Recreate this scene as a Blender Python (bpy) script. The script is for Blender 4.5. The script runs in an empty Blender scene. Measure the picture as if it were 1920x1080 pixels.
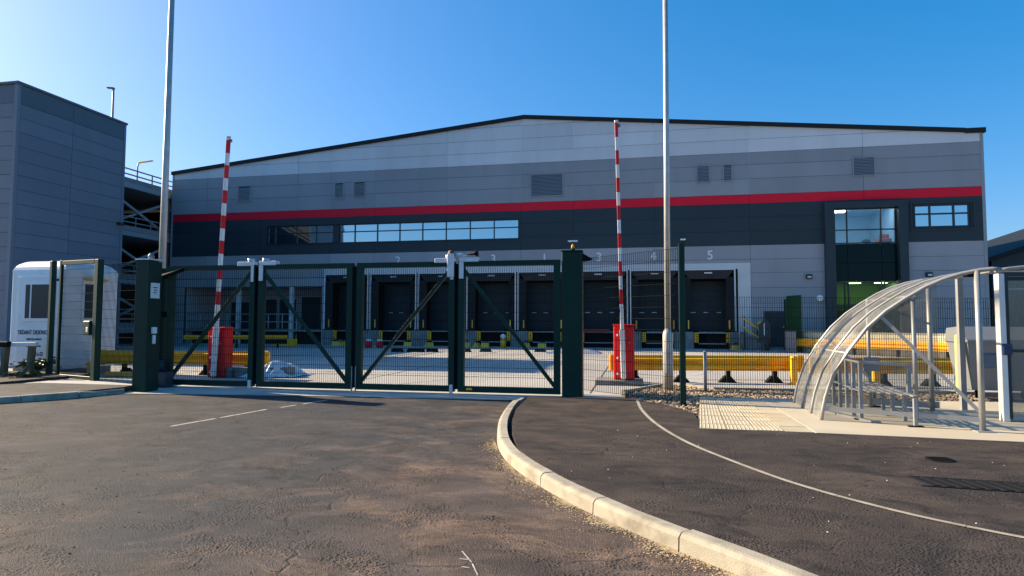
import bpy, bmesh, math, random
from mathutils import Vector, Matrix
import numpy as np
random.seed(7)
R = math.radians
SC = bpy.context.scene
COL = SC.collection

# ------------------------------------------------------------------ camera, sky, sun, exposure
def make_camera():
    p, ro, yw = R(3.17), R(.17), R(11.38)
    f = Vector((-math.sin(yw)*math.cos(p), math.cos(yw)*math.cos(p), math.sin(p)))
    r = Vector((math.cos(yw), math.sin(yw), 0))
    u = r.cross(f)
    r2 = r*math.cos(ro) + u*math.sin(ro)
    u2 = u*math.cos(ro) - r*math.sin(ro)
    cam = bpy.data.cameras.new('camera')
    cam.sensor_width = 36
    cam.lens = 1170/1920*36
    cam.clip_end = 3000
    o = bpy.data.objects.new('camera', cam)
    COL.objects.link(o)
    m = Matrix.Identity(4)
    for i in range(3):
        m[i][0], m[i][1], m[i][2] = r2[i], u2[i], -f[i]
    m.translation = (0, 0, 1.5)
    o.matrix_world = m
    SC.camera = o
make_camera()

SUN_EL = R(26.5)
to_sun = Vector((-.986*math.cos(SUN_EL), .164*math.cos(SUN_EL), math.sin(SUN_EL)))
w = bpy.data.worlds.new("World")
SC.world = w
w.use_nodes = True
wn = w.node_tree.nodes
wl = w.node_tree.links
sky = wn.new('ShaderNodeTexSky')
sky.sky_type = 'NISHITA'
sky.sun_disc = False
sky.sun_elevation = SUN_EL
sky.sun_rotation = math.atan2(to_sun.x, to_sun.y)
sky.air_density = 1.0
sky.dust_density = 1.5
sky.ozone_density = 8.0
sky.altitude = 0
hs = wn.new('ShaderNodeHueSaturation')
hs.inputs['Saturation'].default_value = 1.23
hs.inputs['Hue'].default_value = .507
wl.new(sky.outputs[0], hs.inputs['Color'])
gm = wn.new('ShaderNodeGamma')
gm.inputs[1].default_value = .7
wl.new(hs.outputs[0], gm.inputs[0])
wl.new(gm.outputs[0], wn['Background'].inputs[0])
wn['Background'].inputs[1].default_value = .110
sl = bpy.data.lights.new('sun', 'SUN')
sl.energy = 4.0
sl.angle = R(.5)
sl.color = (1, .80, .54)
so = bpy.data.objects.new('sun', sl)
COL.objects.link(so)
so.rotation_euler = to_sun.to_track_quat('Z', 'Y').to_euler()
so.location = (-40, 10, 40)
SC.view_settings.view_transform = 'Standard'
SC.view_settings.look = 'None'
SC.view_settings.exposure = 1.57
SC.view_settings.gamma = 1
SC.render.engine = 'CYCLES'
SC.cycles.max_bounces = 8
SC.cycles.transparent_max_bounces = 24

# ------------------------------------------------------------------ materials
MATS = {}
def mat(name, col, rough=.6, metal=0., spec=.5, var=0., vscale=3., bump=0., bscale=40., dirt=None, dirt_scale=1.2, dirt_amt=.5,
        emit=None, estr=0., stretch=None, coat=0.):
    if name in MATS:
        return MATS[name]
    m = bpy.data.materials.new(name)
    m.use_nodes = True
    n, l = m.node_tree.nodes, m.node_tree.links
    b = n['Principled BSDF']
    b.inputs['Base Color'].default_value = (*col, 1)
    b.inputs['Roughness'].default_value = rough
    b.inputs['Metallic'].default_value = metal
    b.inputs['Specular IOR Level'].default_value = spec
    b.inputs['Coat Weight'].default_value = coat
    if emit:
        b.inputs['Emission Color'].default_value = (*emit, 1)
        b.inputs['Emission Strength'].default_value = estr
    if var or bump or dirt:
        tc = n.new('ShaderNodeTexCoord')
        src = tc.outputs['Object']
        if stretch:
            mp = n.new('ShaderNodeMapping')
            mp.inputs['Scale'].default_value = stretch
            l.new(src, mp.inputs['Vector'])
            src = mp.outputs[0]
    if var or dirt:
        nz = n.new('ShaderNodeTexNoise')
        nz.inputs['Scale'].default_value = vscale
        nz.inputs['Detail'].default_value = 6
        l.new(src, nz.inputs['Vector'])
        mr = n.new('ShaderNodeMapRange')
        mr.inputs['From Min'].default_value = .3
        mr.inputs['From Max'].default_value = .7
        mr.inputs['To Min'].default_value = 1-var
        mr.inputs['To Max'].default_value = 1+var
        l.new(nz.outputs[0], mr.inputs['Value'])
        mx = n.new('ShaderNodeMix')
        mx.data_type = 'RGBA'
        mx.blend_type = 'MULTIPLY'
        mx.inputs[0].default_value = 1
        mx.inputs[6].default_value = (*col, 1)
        l.new(mr.outputs[0], mx.inputs[7])
        out = mx.outputs[2]
        if dirt:
            n2 = n.new('ShaderNodeTexNoise')
            n2.inputs['Scale'].default_value = dirt_scale
            n2.inputs['Detail'].default_value = 8
            n2.inputs['Roughness'].default_value = .65
            l.new(src, n2.inputs['Vector'])
            r2 = n.new('ShaderNodeMapRange')
            r2.inputs['From Min'].default_value = .48
            r2.inputs['From Max'].default_value = .72
            r2.inputs['To Max'].default_value = dirt_amt
            l.new(n2.outputs[0], r2.inputs['Value'])
            m2 = n.new('ShaderNodeMix')
            m2.data_type = 'RGBA'
            l.new(r2.outputs[0], m2.inputs[0])
            l.new(out, m2.inputs[6])
            m2.inputs[7].default_value = (*dirt, 1)
            out = m2.outputs[2]
        l.new(out, b.inputs['Base Color'])
    if bump:
        n3 = n.new('ShaderNodeTexNoise')
        n3.inputs['Scale'].default_value = bscale
        n3.inputs['Detail'].default_value = 4
        l.new(src, n3.inputs['Vector'])
        bp = n.new('ShaderNodeBump')
        bp.inputs['Strength'].default_value = bump
        bp.inputs['Distance'].default_value = .02
        l.new(n3.outputs[0], bp.inputs['Height'])
        l.new(bp.outputs[0], b.inputs['Normal'])
    MATS[name] = m
    return m

def asphalt(name, base, brown, dark, brown_amt=.7, coarse=1.0, shift=0.0, shade_x=None):
    """layered tarmac: aggregate grain, worn coarse patches, mud film, tyre streaks, optional shade painted across X"""
    m = bpy.data.materials.new(name)
    m.use_nodes = True
    n, l = m.node_tree.nodes, m.node_tree.links
    b = n['Principled BSDF']
    tc = n.new('ShaderNodeTexCoord')
    P = tc.outputs['Object']
    def noise(scale, det=5, rough=.55, vec=P, dist=0.):
        t = n.new('ShaderNodeTexNoise')
        t.inputs['Scale'].default_value = scale
        t.inputs['Detail'].default_value = det
        t.inputs['Roughness'].default_value = rough
        t.inputs['Distortion'].default_value = dist
        l.new(vec, t.inputs['Vector'])
        return t.outputs[0]
    def rng(v, a, c, d=0., e=1.):
        t = n.new('ShaderNodeMapRange')
        t.inputs['From Min'].default_value = a
        t.inputs['From Max'].default_value = c
        t.inputs['To Min'].default_value = d
        t.inputs['To Max'].default_value = e
        l.new(v, t.inputs['Value'])
        return t.outputs[0]
    def mixc(f, a, c, mode='MIX'):
        t = n.new('ShaderNodeMix')
        t.data_type = 'RGBA'
        t.blend_type = mode
        for s, i in ((f, 0), (a, 6), (c, 7)):
            if isinstance(s, (int, float)):
                t.inputs[i].default_value = s
            elif isinstance(s, tuple):
                t.inputs[i].default_value = (*s, 1)
            else:
                l.new(s, t.inputs[i])
        return t.outputs[2]
    def math_(op, a, c):
        t = n.new('ShaderNodeMath')
        t.operation = op
        for s, i in ((a, 0), (c, 1)):
            if isinstance(s, (int, float)):
                t.inputs[i].default_value = s
            else:
                l.new(s, t.inputs[i])
        return t.outputs[0]
    mp = n.new('ShaderNodeMapping')
    mp.inputs['Rotation'].default_value = (0, 0, R(14))
    mp.inputs['Scale'].default_value = (.8, 1.15, 1)
    mp.inputs['Location'].default_value = (shift, shift*.7, 0)
    l.new(P, mp.inputs['Vector'])
    S = mp.outputs[0]
    big = noise(.55, 6, .6, S, .4)
    mid = noise(2.2, 7, .65, S, .6)
    fine = noise(90, 3, .6)
    brownf = math_('MULTIPLY', rng(big, .42, .62, 0, brown_amt), rng(mid, .3, .65, .35, 1))
    c = mixc(brownf, base, brown)
    patch = rng(noise(1.4, 7, .72, S, 1.2), .55, .63)
    c = mixc(math_('MULTIPLY', patch, .8), c, dark)
    if shade_x:  # mud brown grows rightward; the blue-grey left is shade put into the colour
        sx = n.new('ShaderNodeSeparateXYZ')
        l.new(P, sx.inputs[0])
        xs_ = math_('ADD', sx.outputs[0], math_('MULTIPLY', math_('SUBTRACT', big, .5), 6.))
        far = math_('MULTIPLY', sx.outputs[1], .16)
        c = mixc(rng(math_('SUBTRACT', xs_, far), shade_x[0], shade_x[1], 0, .8), c, mixc(.5, c, brown))
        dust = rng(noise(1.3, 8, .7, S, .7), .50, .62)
        c = mixc(math_('MULTIPLY', math_('MULTIPLY', dust, .75), rng(math_('SUBTRACT', xs_, far), shade_x[0]-1.5, shade_x[1], .12, 1.)), c, (.200, .135, .095))  # dust thins leftward along the same painted shade
    streak = rng(mid, .32, .68, .5, 1.5)
    c = mixc(1., c, streak, 'MULTIPLY')
    c = mixc(1., c, rng(fine, .3, .7, .75, 1.25), 'MULTIPLY')
    vo = n.new('ShaderNodeTexVoronoi')
    vo.inputs['Scale'].default_value = 44
    l.new(P, vo.inputs['Vector'])
    chips = math_('MULTIPLY', rng(vo.outputs['Distance'], .1, .55, 1, 0), rng(noise(1.7, 9, .78, S, .6), .49, .545, .08, 1.))
    c = mixc(math_('MULTIPLY', rng(chips, .2, .7), .85*min(1, coarse+.1)), c, dark)
    # hairline cracks
    ck = n.new('ShaderNodeTexVoronoi')
    ck.feature = 'DISTANCE_TO_EDGE'
    ck.inputs['Scale'].default_value = .55
    dv = n.new('ShaderNodeVectorMath')
    nzv = n.new('ShaderNodeTexNoise')
    nzv.inputs['Scale'].default_value = 1.7
    nzv.inputs['Detail'].default_value = 7
    l.new(S, nzv.inputs['Vector'])
    l.new(S, dv.inputs[0])
    l.new(nzv.outputs[1], dv.inputs[1])
    l.new(dv.outputs[0], ck.inputs['Vector'])
    crack = math_('MULTIPLY', rng(ck.outputs['Distance'], 0, .016, 1, 0), rng(noise(.9, 3), .45, .55))
    c = mixc(math_('MULTIPLY', crack, .3), c, dark)
    l.new(rng(mid, .3, .7, .75, .95), b.inputs['Roughness'])
    b.inputs['Specular IOR Level'].default_value = .35
    h = math_('ADD', math_('MULTIPLY', chips, 1.3*coarse), math_('MULTIPLY', fine, .25))
    h = math_('ADD', h, math_('MULTIPLY', mid, .35))
    v2 = n.new('ShaderNodeTexVoronoi')
    v2.inputs['Scale'].default_value = 125
    l.new(P, v2.inputs['Vector'])
    h = math_('SUBTRACT', h, math_('MULTIPLY', v2.outputs['Distance'], .4))
    c = mixc(1., c, rng(v2.outputs['Color'], .1, .9, .72, 1.28), 'MULTIPLY')
    h = math_('SUBTRACT', h, math_('MULTIPLY', crack, .8))
    bp = n.new('ShaderNodeBump')
    l.new(c, b.inputs['Base Color'])
    bp.inputs['Strength'].default_value = .75
    bp.inputs['Distance'].default_value = .021*coarse+.005
    l.new(h, bp.inputs['Height'])
    l.new(bp.outputs[0], b.inputs['Normal'])
    return m

def clear_mat(name, tint, body, body_amt, gloss_amt=.08, rough=.05):
    """see-through sheet: tinted transmission, a little milky body, a surface reflection"""
    m = bpy.data.materials.new(name)
    m.use_nodes = True
    n, l = m.node_tree.nodes, m.node_tree.links
    n.remove(n['Principled BSDF'])
    t = n.new('ShaderNodeBsdfTransparent')
    t.inputs[0].default_value = (*tint, 1)
    d = n.new('ShaderNodeBsdfDiffuse')
    d.inputs[0].default_value = (*body, 1)
    g = n.new('ShaderNodeBsdfGlossy')
    g.inputs['Roughness'].default_value = rough
    m1 = n.new('ShaderNodeMixShader')
    m2 = n.new('ShaderNodeMixShader')
    fr = n.new('ShaderNodeLayerWeight')
    fr.inputs[0].default_value = .35
    mr = n.new('ShaderNodeMapRange')
    mr.inputs['To Min'].default_value = gloss_amt
    mr.inputs['To Max'].default_value = min(1, gloss_amt*2+.12)
    l.new(fr.outputs['Fresnel'], mr.inputs['Value'])
    tc = n.new('ShaderNodeTexCoord')
    nz = n.new('ShaderNodeTexNoise')
    nz.inputs['Scale'].default_value = 2.5
    nz.inputs['Detail'].default_value = 5
    l.new(tc.outputs['Object'], nz.inputs['Vector'])
    mm = n.new('ShaderNodeMapRange')
    mm.inputs['From Min'].default_value = .3
    mm.inputs['From Max'].default_value = .7
    mm.inputs['To Min'].default_value = body_amt*.5
    mm.inputs['To Max'].default_value = body_amt*1.5
    l.new(nz.outputs[0], mm.inputs['Value'])
    l.new(mm.outputs[0], m1.inputs[0])
    l.new(t.outputs[0], m1.inputs[1])
    l.new(d.outputs[0], m1.inputs[2])
    l.new(mr.outputs[0], m2.inputs[0])
    l.new(m1.outputs[0], m2.inputs[1])
    l.new(g.outputs[0], m2.inputs[2])
    l.new(m2.outputs[0], n['Material Output'].inputs[0])
    return m

M_road = asphalt('road_tarmac', (.033, .038, .046), (.150, .098, .068), (.011, .011, .011), .22, 1.0, 0., (-4.4, -1.6))  # blue-grey base stands for soft shade on the left of the road
M_path = asphalt('pavement_tarmac', (.040, .031, .026), (.074, .055, .041), (.015, .012, .011), .6, .6, 3.7)
M_pathL = asphalt('side_pavement_tarmac', (.06, .058, .058), (.085, .078, .07), (.03, .03, .03), .4, .5, 9.1)
M_yard = mat('yard_concrete', (.40, .385, .355), .8, var=.13, vscale=.35, bump=.12, bscale=30, dirt=(.24, .235, .23), dirt_scale=.28, dirt_amt=.7, stretch=(1, .45, 1))
M_apron = mat('apron_concrete', (.44, .425, .39), .75, var=.1, vscale=1.5, bump=.1, bscale=60, dirt=(.25, .24, .22), dirt_scale=.8, dirt_amt=.5)
M_kerb = mat('kerb_concrete', (.36, .33, .26), .85, var=.14, vscale=5, bump=.25, bscale=110, dirt=(.15, .125, .09), dirt_scale=3.4, dirt_amt=.8)
M_slab = mat('paving_concrete', (.46, .40, .285), .85, var=.12, vscale=3, bump=.2, bscale=90, dirt=(.40, .30, .14), dirt_scale=.9, dirt_amt=.5)
M_slab2 = mat('floor_concrete', (.47, .42, .32), .8, var=.1, vscale=1.4, bump=.15, bscale=80, dirt=(.33, .27, .17), dirt_scale=.7, dirt_amt=.5)
M_ground = mat('earth', (.12, .11, .09), .95, var=.3, vscale=.3)
M_soil = mat('soil', (.055, .045, .034), 1, var=.4, vscale=6, bump=.8, bscale=25)
M_stone = mat('shingle', (.34, .27, .19), .85, var=.5, vscale=19)
M_white_line = mat('road_paint', (.46, .45, .43), .85, var=.3, vscale=14, dirt=(.10, .09, .085), dirt_scale=9, dirt_amt=.8)
def clad(name, c):
    m = mat(name, c, .45, 0, .28, var=.04, vscale=.5, dirt=tuple(x*.78 for x in c), dirt_scale=.8, dirt_amt=.4, bump=.05, bscale=.9, stretch=(1, 1, .25))
    n, l = m.node_tree.nodes, m.node_tree.links
    b = n['Principled BSDF']
    src = b.inputs['Base Color'].links[0].from_socket
    oi = n.new('ShaderNodeObjectInfo')
    mr = n.new('ShaderNodeMapRange')
    mr.inputs['To Min'].default_value = .93
    mr.inputs['To Max'].default_value = 1.07
    l.new(oi.outputs['Random'], mr.inputs['Value'])
    mx = n.new('ShaderNodeMix')
    mx.data_type = 'RGBA'
    mx.blend_type = 'MULTIPLY'
    mx.inputs[0].default_value = 1
    l.new(src, mx.inputs[6])
    l.new(mr.outputs[0], mx.inputs[7])
    l.new(mx.outputs[2], b.inputs['Base Color'])
    return m
M_light = clad('light_grey_cladding', (.60, .635, .66))
M_mid = clad('mid_grey_cladding', (.285, .305, .33))
M_mid2 = clad('grey_lower_cladding', (.31, .325, .345))
M_dark = clad('anthracite_cladding', (.027, .043, .053))
M_red = mat('red_cladding', (.72, .010, .034), .45, 0, .2, var=.03, vscale=.4)
M_tower = clad('blue_grey_cladding', (.165, .19, .228))
M_towerd = clad('slate_cladding', (.10, .13, .155))
M_joint = mat('joint_shadow_gap', (.05, .055, .06), .9)
M_flash = mat('dark_flashing', (.016, .022, .026), .7, 0, .2)
M_trim = mat('white_trim', (.62, .64, .64), .45, var=.04, vscale=2)
M_fascia = mat('pale_fascia', (.56, .58, .58), .5, var=.06, vscale=1)
M_black = mat('black_rubber', (.005, .006, .008), .8, 0, .2, var=.2, vscale=4)
M_curtain = mat('black_curtain', (.007, .009, .012), .6, 0, .25, var=.25, vscale=2)
M_door = mat('dock_door_blue', (.014, .030, .042), .5, 0, .3, var=.1, vscale=1)
M_steel = mat('galvanised_steel', (.30, .31, .32), .55, .4, var=.12, vscale=7)
M_pole = mat('galvanised_pole', (.50, .49, .46), .5, .45, var=.12, vscale=5, dirt=(.3, .28, .25), dirt_scale=3, dirt_amt=.4)
M_alu = mat('brushed_aluminium', (.33, .335, .335), .5, .4, var=.08, vscale=6)
M_green = mat('dark_green_paint', (.003, .032, .023), .5, 0, .2, var=.12, vscale=3)
M_wire = mat('dark_green_wire', (.005, .013, .011), .8, 0, .1)
M_bracket = mat('zinc_bracket', (.62, .64, .66), .4, .3, var=.1, vscale=8)
M_rbar = mat('red_paint', (.66, .010, .014), .42, 0, .3, var=.08, vscale=3, dirt=(.34, .02, .02), dirt_scale=2.2, dirt_amt=.5)
M_wbar = mat('white_paint', (.76, .76, .74), .45, var=.05, vscale=6)
M_yel = mat('yellow_paint', (.95, .46, .008), .42, var=.08, vscale=3, dirt=(.40, .24, .03), dirt_scale=3.5, dirt_amt=.4)
M_yel2 = mat('pale_yellow_plastic', (.92, .50, .06), .5, var=.1, vscale=4)
M_grp = mat('white_grp', (.88, .88, .87), .35, var=.04, vscale=2, dirt=(.5, .5, .48), dirt_scale=1.3, dirt_amt=.35)
M_grp2 = mat('white_grp_trim', (.86, .87, .88), .35)
M_txt = mat('dark_print', (.03, .035, .05), .7)
M_wtxt = mat('white_print', (.72, .74, .75), .6)
M_glass_sky = mat('coated_glass', (.52, .64, .68), .03, 1.0)
M_glass_dk = mat('dark_glass', (.06, .068, .068), .08, 0, .10)
M_glass_clear = clear_mat('clear_glass', (.72, .86, .92), (.2, .3, .35), .04, .12, .01)
M_glass_green = clear_mat('green_glass', (.30, .62, .26), (.02, .1, .04), .08, .02, .02)
M_glass_dgreen = clear_mat('dark_green_glass', (.04, .20, .07), (.004, .05, .02), .2, .02, .02)
M_spandrel = mat('spandrel_glass', (.002, .014, .016), .06, 0, .12)
M_frame = mat('anthracite_frame', (.016, .024, .030), .4)
M_poly = clear_mat('polycarbonate', (.80, .81, .80), (.52, .53, .52), .24, .12, .06)
M_pane_tint = clear_mat('tinted_panel', (.80, .82, .79), (.30, .31, .30), .26, .05, .06)
M_wood = mat('weathered_timber', (.15, .11, .065), .9, var=.35, vscale=9, stretch=(1, 1, .2))
M_pier = mat('dock_concrete', (.22, .225, .22), .9, var=.2, vscale=2, dirt=(.1, .1, .1), dirt_scale=1.5, dirt_amt=.6)
M_tarp = mat('white_sheeting', (.66, .70, .74), .5, var=.12, vscale=2)
M_bin = mat('grey_bin_plastic', (.17, .185, .20), .5, var=.05, vscale=2)
M_blue = mat('blue_plastic', (.02, .035, .11), .4)
M_deck = mat('concrete_deck', (.26, .26, .25), .85, var=.1, vscale=1)
M_beam = mat('painted_steel_beam', (.30, .33, .36), .5)
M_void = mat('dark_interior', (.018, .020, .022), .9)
M_wallcream = mat('cream_blockwork', (.62, .56, .40), .85, var=.1, vscale=3)
M_lamp = mat('lit_panel', (.9, .9, .9), .5, emit=(1, .98, .92), estr=9)
M_int = mat('pale_blue_interior', (.30, .48, .62), .8)
M_intg = mat('pale_green_interior', (.36, .44, .20), .8)
M_orange = mat('orange_fabric', (.65, .09, .02), .8)
M_leaf = mat('leaf', (.060, .085, .022), .6, var=.4, vscale=8)
M_leafy = mat('yellow_leaf', (.40, .34, .05), .6, var=.3, vscale=8)
M_twig = mat('twig', (.09, .065, .04), .9)
M_amber = mat('amber_lens', (.80, .36, .02), .3)
M_sand = mat('sand', (.40, .31, .19), 1, var=.3, vscale=12)
M_litter = mat('pale_litter', (.7, .68, .62), .8)
M_brown = mat('brown_cap', (.13, .06, .045), .6)
M_cover = mat('cast_iron', (.008, .008, .009), .8, 0, .2, var=.3, vscale=20)
M_redlip = mat('red_steel', (.30, .012, .03), .5)

# ------------------------------------------------------------------ geometry helpers
class MB:
    """collects shapes in world coordinates and links them as ONE mesh under a root"""
    def __init__(self, root=None):
        self.b = bmesh.new()
        self.root = root
        self.mats = []
        self.cur = 0
    def use(self, m):
        if m not in self.mats:
            self.mats.append(m)
        self.cur = self.mats.index(m)
        return self
    def _mark(self, faces, smooth=False):
        for f in faces:
            f.material_index = self.cur
            f.smooth = smooth
    def box(self, c, s, rot=None, bev=0.):
        hx, hy, hz = s[0]/2, s[1]/2, s[2]/2
        if bev > 0:
            bev = min(bev, hx*.6, hy*.6, hz*.6)
            t = bmesh.new()
            bmesh.ops.create_cube(t, size=1)
            for v in t.verts:
                v.co = (v.co.x*s[0], v.co.y*s[1], v.co.z*s[2])
            bmesh.ops.bevel(t, geom=t.edges[:], offset=bev, segments=1, affect='EDGES')
            vs = [v.co.copy() for v in t.verts]
            t.verts.index_update()
            fs = [[v.index for v in f.verts] for f in t.faces]
            t.free()
        else:
            vs = [Vector((x, y, z)) for x in (-hx, hx) for y in (-hy, hy) for z in (-hz, hz)]
            fs = [(0, 1, 3, 2), (4, 6, 7, 5), (0, 4, 5, 1), (2, 3, 7, 6), (0, 2, 6, 4), (1, 5, 7, 3)]
        return self.raw(vs, fs, c, rot)
    def raw(self, vs, fs, c=(0, 0, 0), rot=None, smooth=False):
        c = Vector(c)
        nv = [self.b.verts.new((rot @ Vector(v) if rot else Vector(v)) + c) for v in vs]
        out = []
        for f in fs:
            try:
                out.append(self.b.faces.new([nv[i] for i in f]))
            except ValueError:
                pass
        self._mark(out, smooth)
        return self
    def b2(self, x0, x1, y0, y1, z0, z1, bev=0.):
        return self.box(((x0+x1)/2, (y0+y1)/2, (z0+z1)/2), (abs(x1-x0), abs(y1-y0), abs(z1-z0)), None, bev)
    def bar(self, p, q, wd, ht, bev=0., up=(0, 0, 1)):
        """a rectangular bar from p to q"""
        p, q = Vector(p), Vector(q)
        d = (q-p)
        L = d.length
        d.normalize()
        up = Vector(up)
        if abs(d.dot(up)) > .98:
            up = Vector((0, 1, 0))
        x = up.cross(d).normalized()
        z = d.cross(x).normalized()
        m = Matrix((x, d, z)).transposed()
        return self.box((p+q)/2, (wd, L, ht), m, bev)
    def tube(self, pts, r, n=8, cap=True):
        pts = [Vector(p) for p in pts]
        rs = r if isinstance(r, (list, tuple)) else [r]*len(pts)
        rings = []
        for i, p in enumerate(pts):
            d = (pts[min(i+1, len(pts)-1)] - pts[max(i-1, 0)]).normalized()
            a = Vector((0, 0, 1)) if abs(d.z) < .9 else Vector((1, 0, 0))
            x = d.cross(a).normalized()
            y = d.cross(x).normalized()
            rings.append([self.b.verts.new(p + (x*math.cos(2*math.pi*k/n) + y*math.sin(2*math.pi*k/n))*rs[i]) for k in range(n)])
        fs = []
        for i in range(len(rings)-1):
            for k in range(n):
                fs.append(self.b.faces.new((rings[i][k], rings[i][(k+1) % n], rings[i+1][(k+1) % n], rings[i+1][k])))
        self._mark(fs, True)
        if cap:
            self._mark([self.b.faces.new(rings[0][::-1]), self.b.faces.new(rings[-1])])
        return self
    def prism(self, poly, z0, z1):
        """plan polygon between two heights"""
        n = len(poly)
        vs = [(x, y, z0) for x, y in poly] + [(x, y, z1) for x, y in poly]
        fs = [list(range(n))[::-1], list(range(n, 2*n))] + [(i, (i+1) % n, n+(i+1) % n, n+i) for i in range(n)]
        return self.raw(vs, fs)
    def extr(self, poly, y0, y1):
        """XZ polygon extruded along Y"""
        n = len(poly)
        vs = [(x, y0, z) for x, z in poly] + [(x, y1, z) for x, z in poly]
        fs = [list(range(n)), list(range(n, 2*n))[::-1]] + [(i, n+i, n+(i+1) % n, (i+1) % n) for i in range(n)]
        return self.raw(vs, fs)
    def extrx(self, poly, x0, x1):
        n = len(poly)
        vs = [(x0, y, z) for y, z in poly] + [(x1, y, z) for y, z in poly]
        fs = [list(range(n))[::-1], list(range(n, 2*n))] + [(i, (i+1) % n, n+(i+1) % n, n+i) for i in range(n)]
        return self.raw(vs, fs)
    def build(self, name, m=None, parent=None, kind=None, label=None):
        root = self.root
        off = root.location.copy() if root else Vector((0, 0, 0))
        if off.length > 0:
            for v in self.b.verts:
                v.co -= off
        bmesh.ops.recalc_face_normals(self.b, faces=self.b.faces[:])
        me = bpy.data.meshes.new(name)
        self.b.to_mesh(me)
        self.b.free()
        for q in (self.mats or [m]):
            me.materials.append(q)
        o = bpy.data.objects.new(name, me)
        COL.objects.link(o)
        p = parent if parent is not None else root
        if p is not None:
            o.parent = p
        if kind:
            o['kind'] = kind
        if label:
            o['label'] = label
        return o

def thing(name, label, cat, loc=(0, 0, 0), group=None):
    o = bpy.data.objects.new(name, None)
    COL.objects.link(o)
    o.location = loc
    o.empty_display_size = .2
    o['label'] = label
    o['category'] = cat
    if group:
        o['group'] = group
    return o

def tag(o, label, cat, group=None):
    o['label'] = label
    o['category'] = cat
    if group:
        o['group'] = group
    return o

def struct(name, mb, m):
    return mb.build(name, m, None, 'structure')

def copy_tree(o, loc, rotz=None, label=None, group=None):
    def rec(s, par):
        c = s.copy()
        COL.objects.link(c)
        if par is not None:
            c.parent = par
        for ch in s.children:
            rec(ch, c)
        return c
    c = rec(o, None)
    c.location = loc
    if rotz is not None:
        c.rotation_euler = (0, 0, rotz)
    if label:
        c['label'] = label
    if group:
        c['group'] = group
    return c

def text_mesh(s, size, m, loc, rot, name, parent=None, root=None, depth=.004, align='LEFT', sx=1.):
    cu = bpy.data.curves.new(name, 'FONT')
    cu.body = s
    cu.size = size
    cu.extrude = depth
    cu.offset = size*.012
    cu.align_x = align
    t = bpy.data.objects.new(name, cu)
    COL.objects.link(t)
    me = bpy.data.meshes.new_from_object(t)
    bpy.data.objects.remove(t)
    bpy.data.curves.remove(cu)
    mm = Matrix.Translation(Vector(loc)) @ Matrix.Rotation(rot[2], 4, 'Z') @ Matrix.Rotation(rot[0], 4, 'X') @ Matrix.Diagonal((sx, 1, 1, 1))
    off = root.location if root else Vector((0, 0, 0))
    me.transform(Matrix.Translation(-off) @ mm)
    me.materials.append(m)
    o = bpy.data.objects.new(name, me)
    COL.objects.link(o)
    if parent is not None:
        o.parent = parent
    elif root is not None:
        o.parent = root
    return o

def clip_poly(poly, a, b, c):
    """keep the part of an XZ polygon where a*x+b*z<=c"""
    out = []
    n = len(poly)
    for i in range(n):
        p, q = poly[i], poly[(i+1) % n]
        dp, dq = a*p[0]+b*p[1]-c, a*q[0]+b*q[1]-c
        if dp <= 0:
            out.append(p)
        if (dp < 0 < dq) or (dq < 0 < dp):
            t = dp/(dp-dq)
            out.append((p[0]+(q[0]-p[0])*t, p[1]+(q[1]-p[1])*t))
    return out

def minus(rects, h):
    out = []
    for (x0, x1, z0, z1) in rects:
        hx0, hx1, hz0, hz1 = h
        if hx1 <= x0 or hx0 >= x1 or hz1 <= z0 or hz0 >= z1:
            out.append((x0, x1, z0, z1))
            continue
        if hx0 > x0: out.append((x0, hx0, z0, z1))
        if hx1 < x1: out.append((hx1, x1, z0, z1))
        cx0, cx1 = max(x0, hx0), min(x1, hx1)
        if hz0 > z0: out.append((cx0, cx1, z0, hz0))
        if hz1 < z1: out.append((cx0, cx1, hz1, z1))
    return out

# ------------------------------------------------------------------ the ground, roads, pavements
struct('ground', MB().b2(-1500, 1500, -1500, 1500, -.6, -.03), M_ground)
EDGE = [(-60, 6.0), (-14, 10.75), (-10.42, 11.16), (-6.27, 11.63), (-2.1, 11.85)]      # where the tarmac meets the concrete
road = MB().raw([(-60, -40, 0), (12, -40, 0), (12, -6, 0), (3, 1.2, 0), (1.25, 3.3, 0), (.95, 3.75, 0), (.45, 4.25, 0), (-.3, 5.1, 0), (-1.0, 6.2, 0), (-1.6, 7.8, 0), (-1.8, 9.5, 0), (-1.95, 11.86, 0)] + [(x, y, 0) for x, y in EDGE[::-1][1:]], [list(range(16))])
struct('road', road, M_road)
yard = MB().raw([(x, y, .004) for x, y in EDGE[:-1]] + [(-2.1, 11.85, .004), (60, 12.1, .004), (60, 41.5, .004), (-60, 41.5, .004)], [list(range(8))])
struct('yard', yard, M_yard)
apron = MB().raw([(-10.5, 11.24, .008), (-10.42, 11.18, .008), (-6.27, 11.66, .008), (-1.9, 11.89, .008), (-.25, 11.95, .008), (-.3, 13.35, .008), (-12.0, 13.35, .008)], [list(range(7))])
struct('gateway_apron', apron, M_apron)
# flush concrete strip along the tarmac
strip = MB()
for (a, b_) in zip(EDGE[2:-1], EDGE[3:]):
    for k in range(5):
        p = Vector((*a, 0)).lerp(Vector((*b_, 0)), k/5)
        q = Vector((*a, 0)).lerp(Vector((*b_, 0)), (k+1)/5 - .003)
        n_ = Vector((-(q-p).y, (q-p).x, 0)).normalized()*.13
        strip.raw([p+Vector((0, 0, .013)), q+Vector((0, 0, .013)), q+n_+Vector((0, 0, .013)), p+n_+Vector((0, 0, .013))], [(0, 1, 2, 3)])
struct('flush_kerb_strip', strip, M_kerb)
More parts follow.
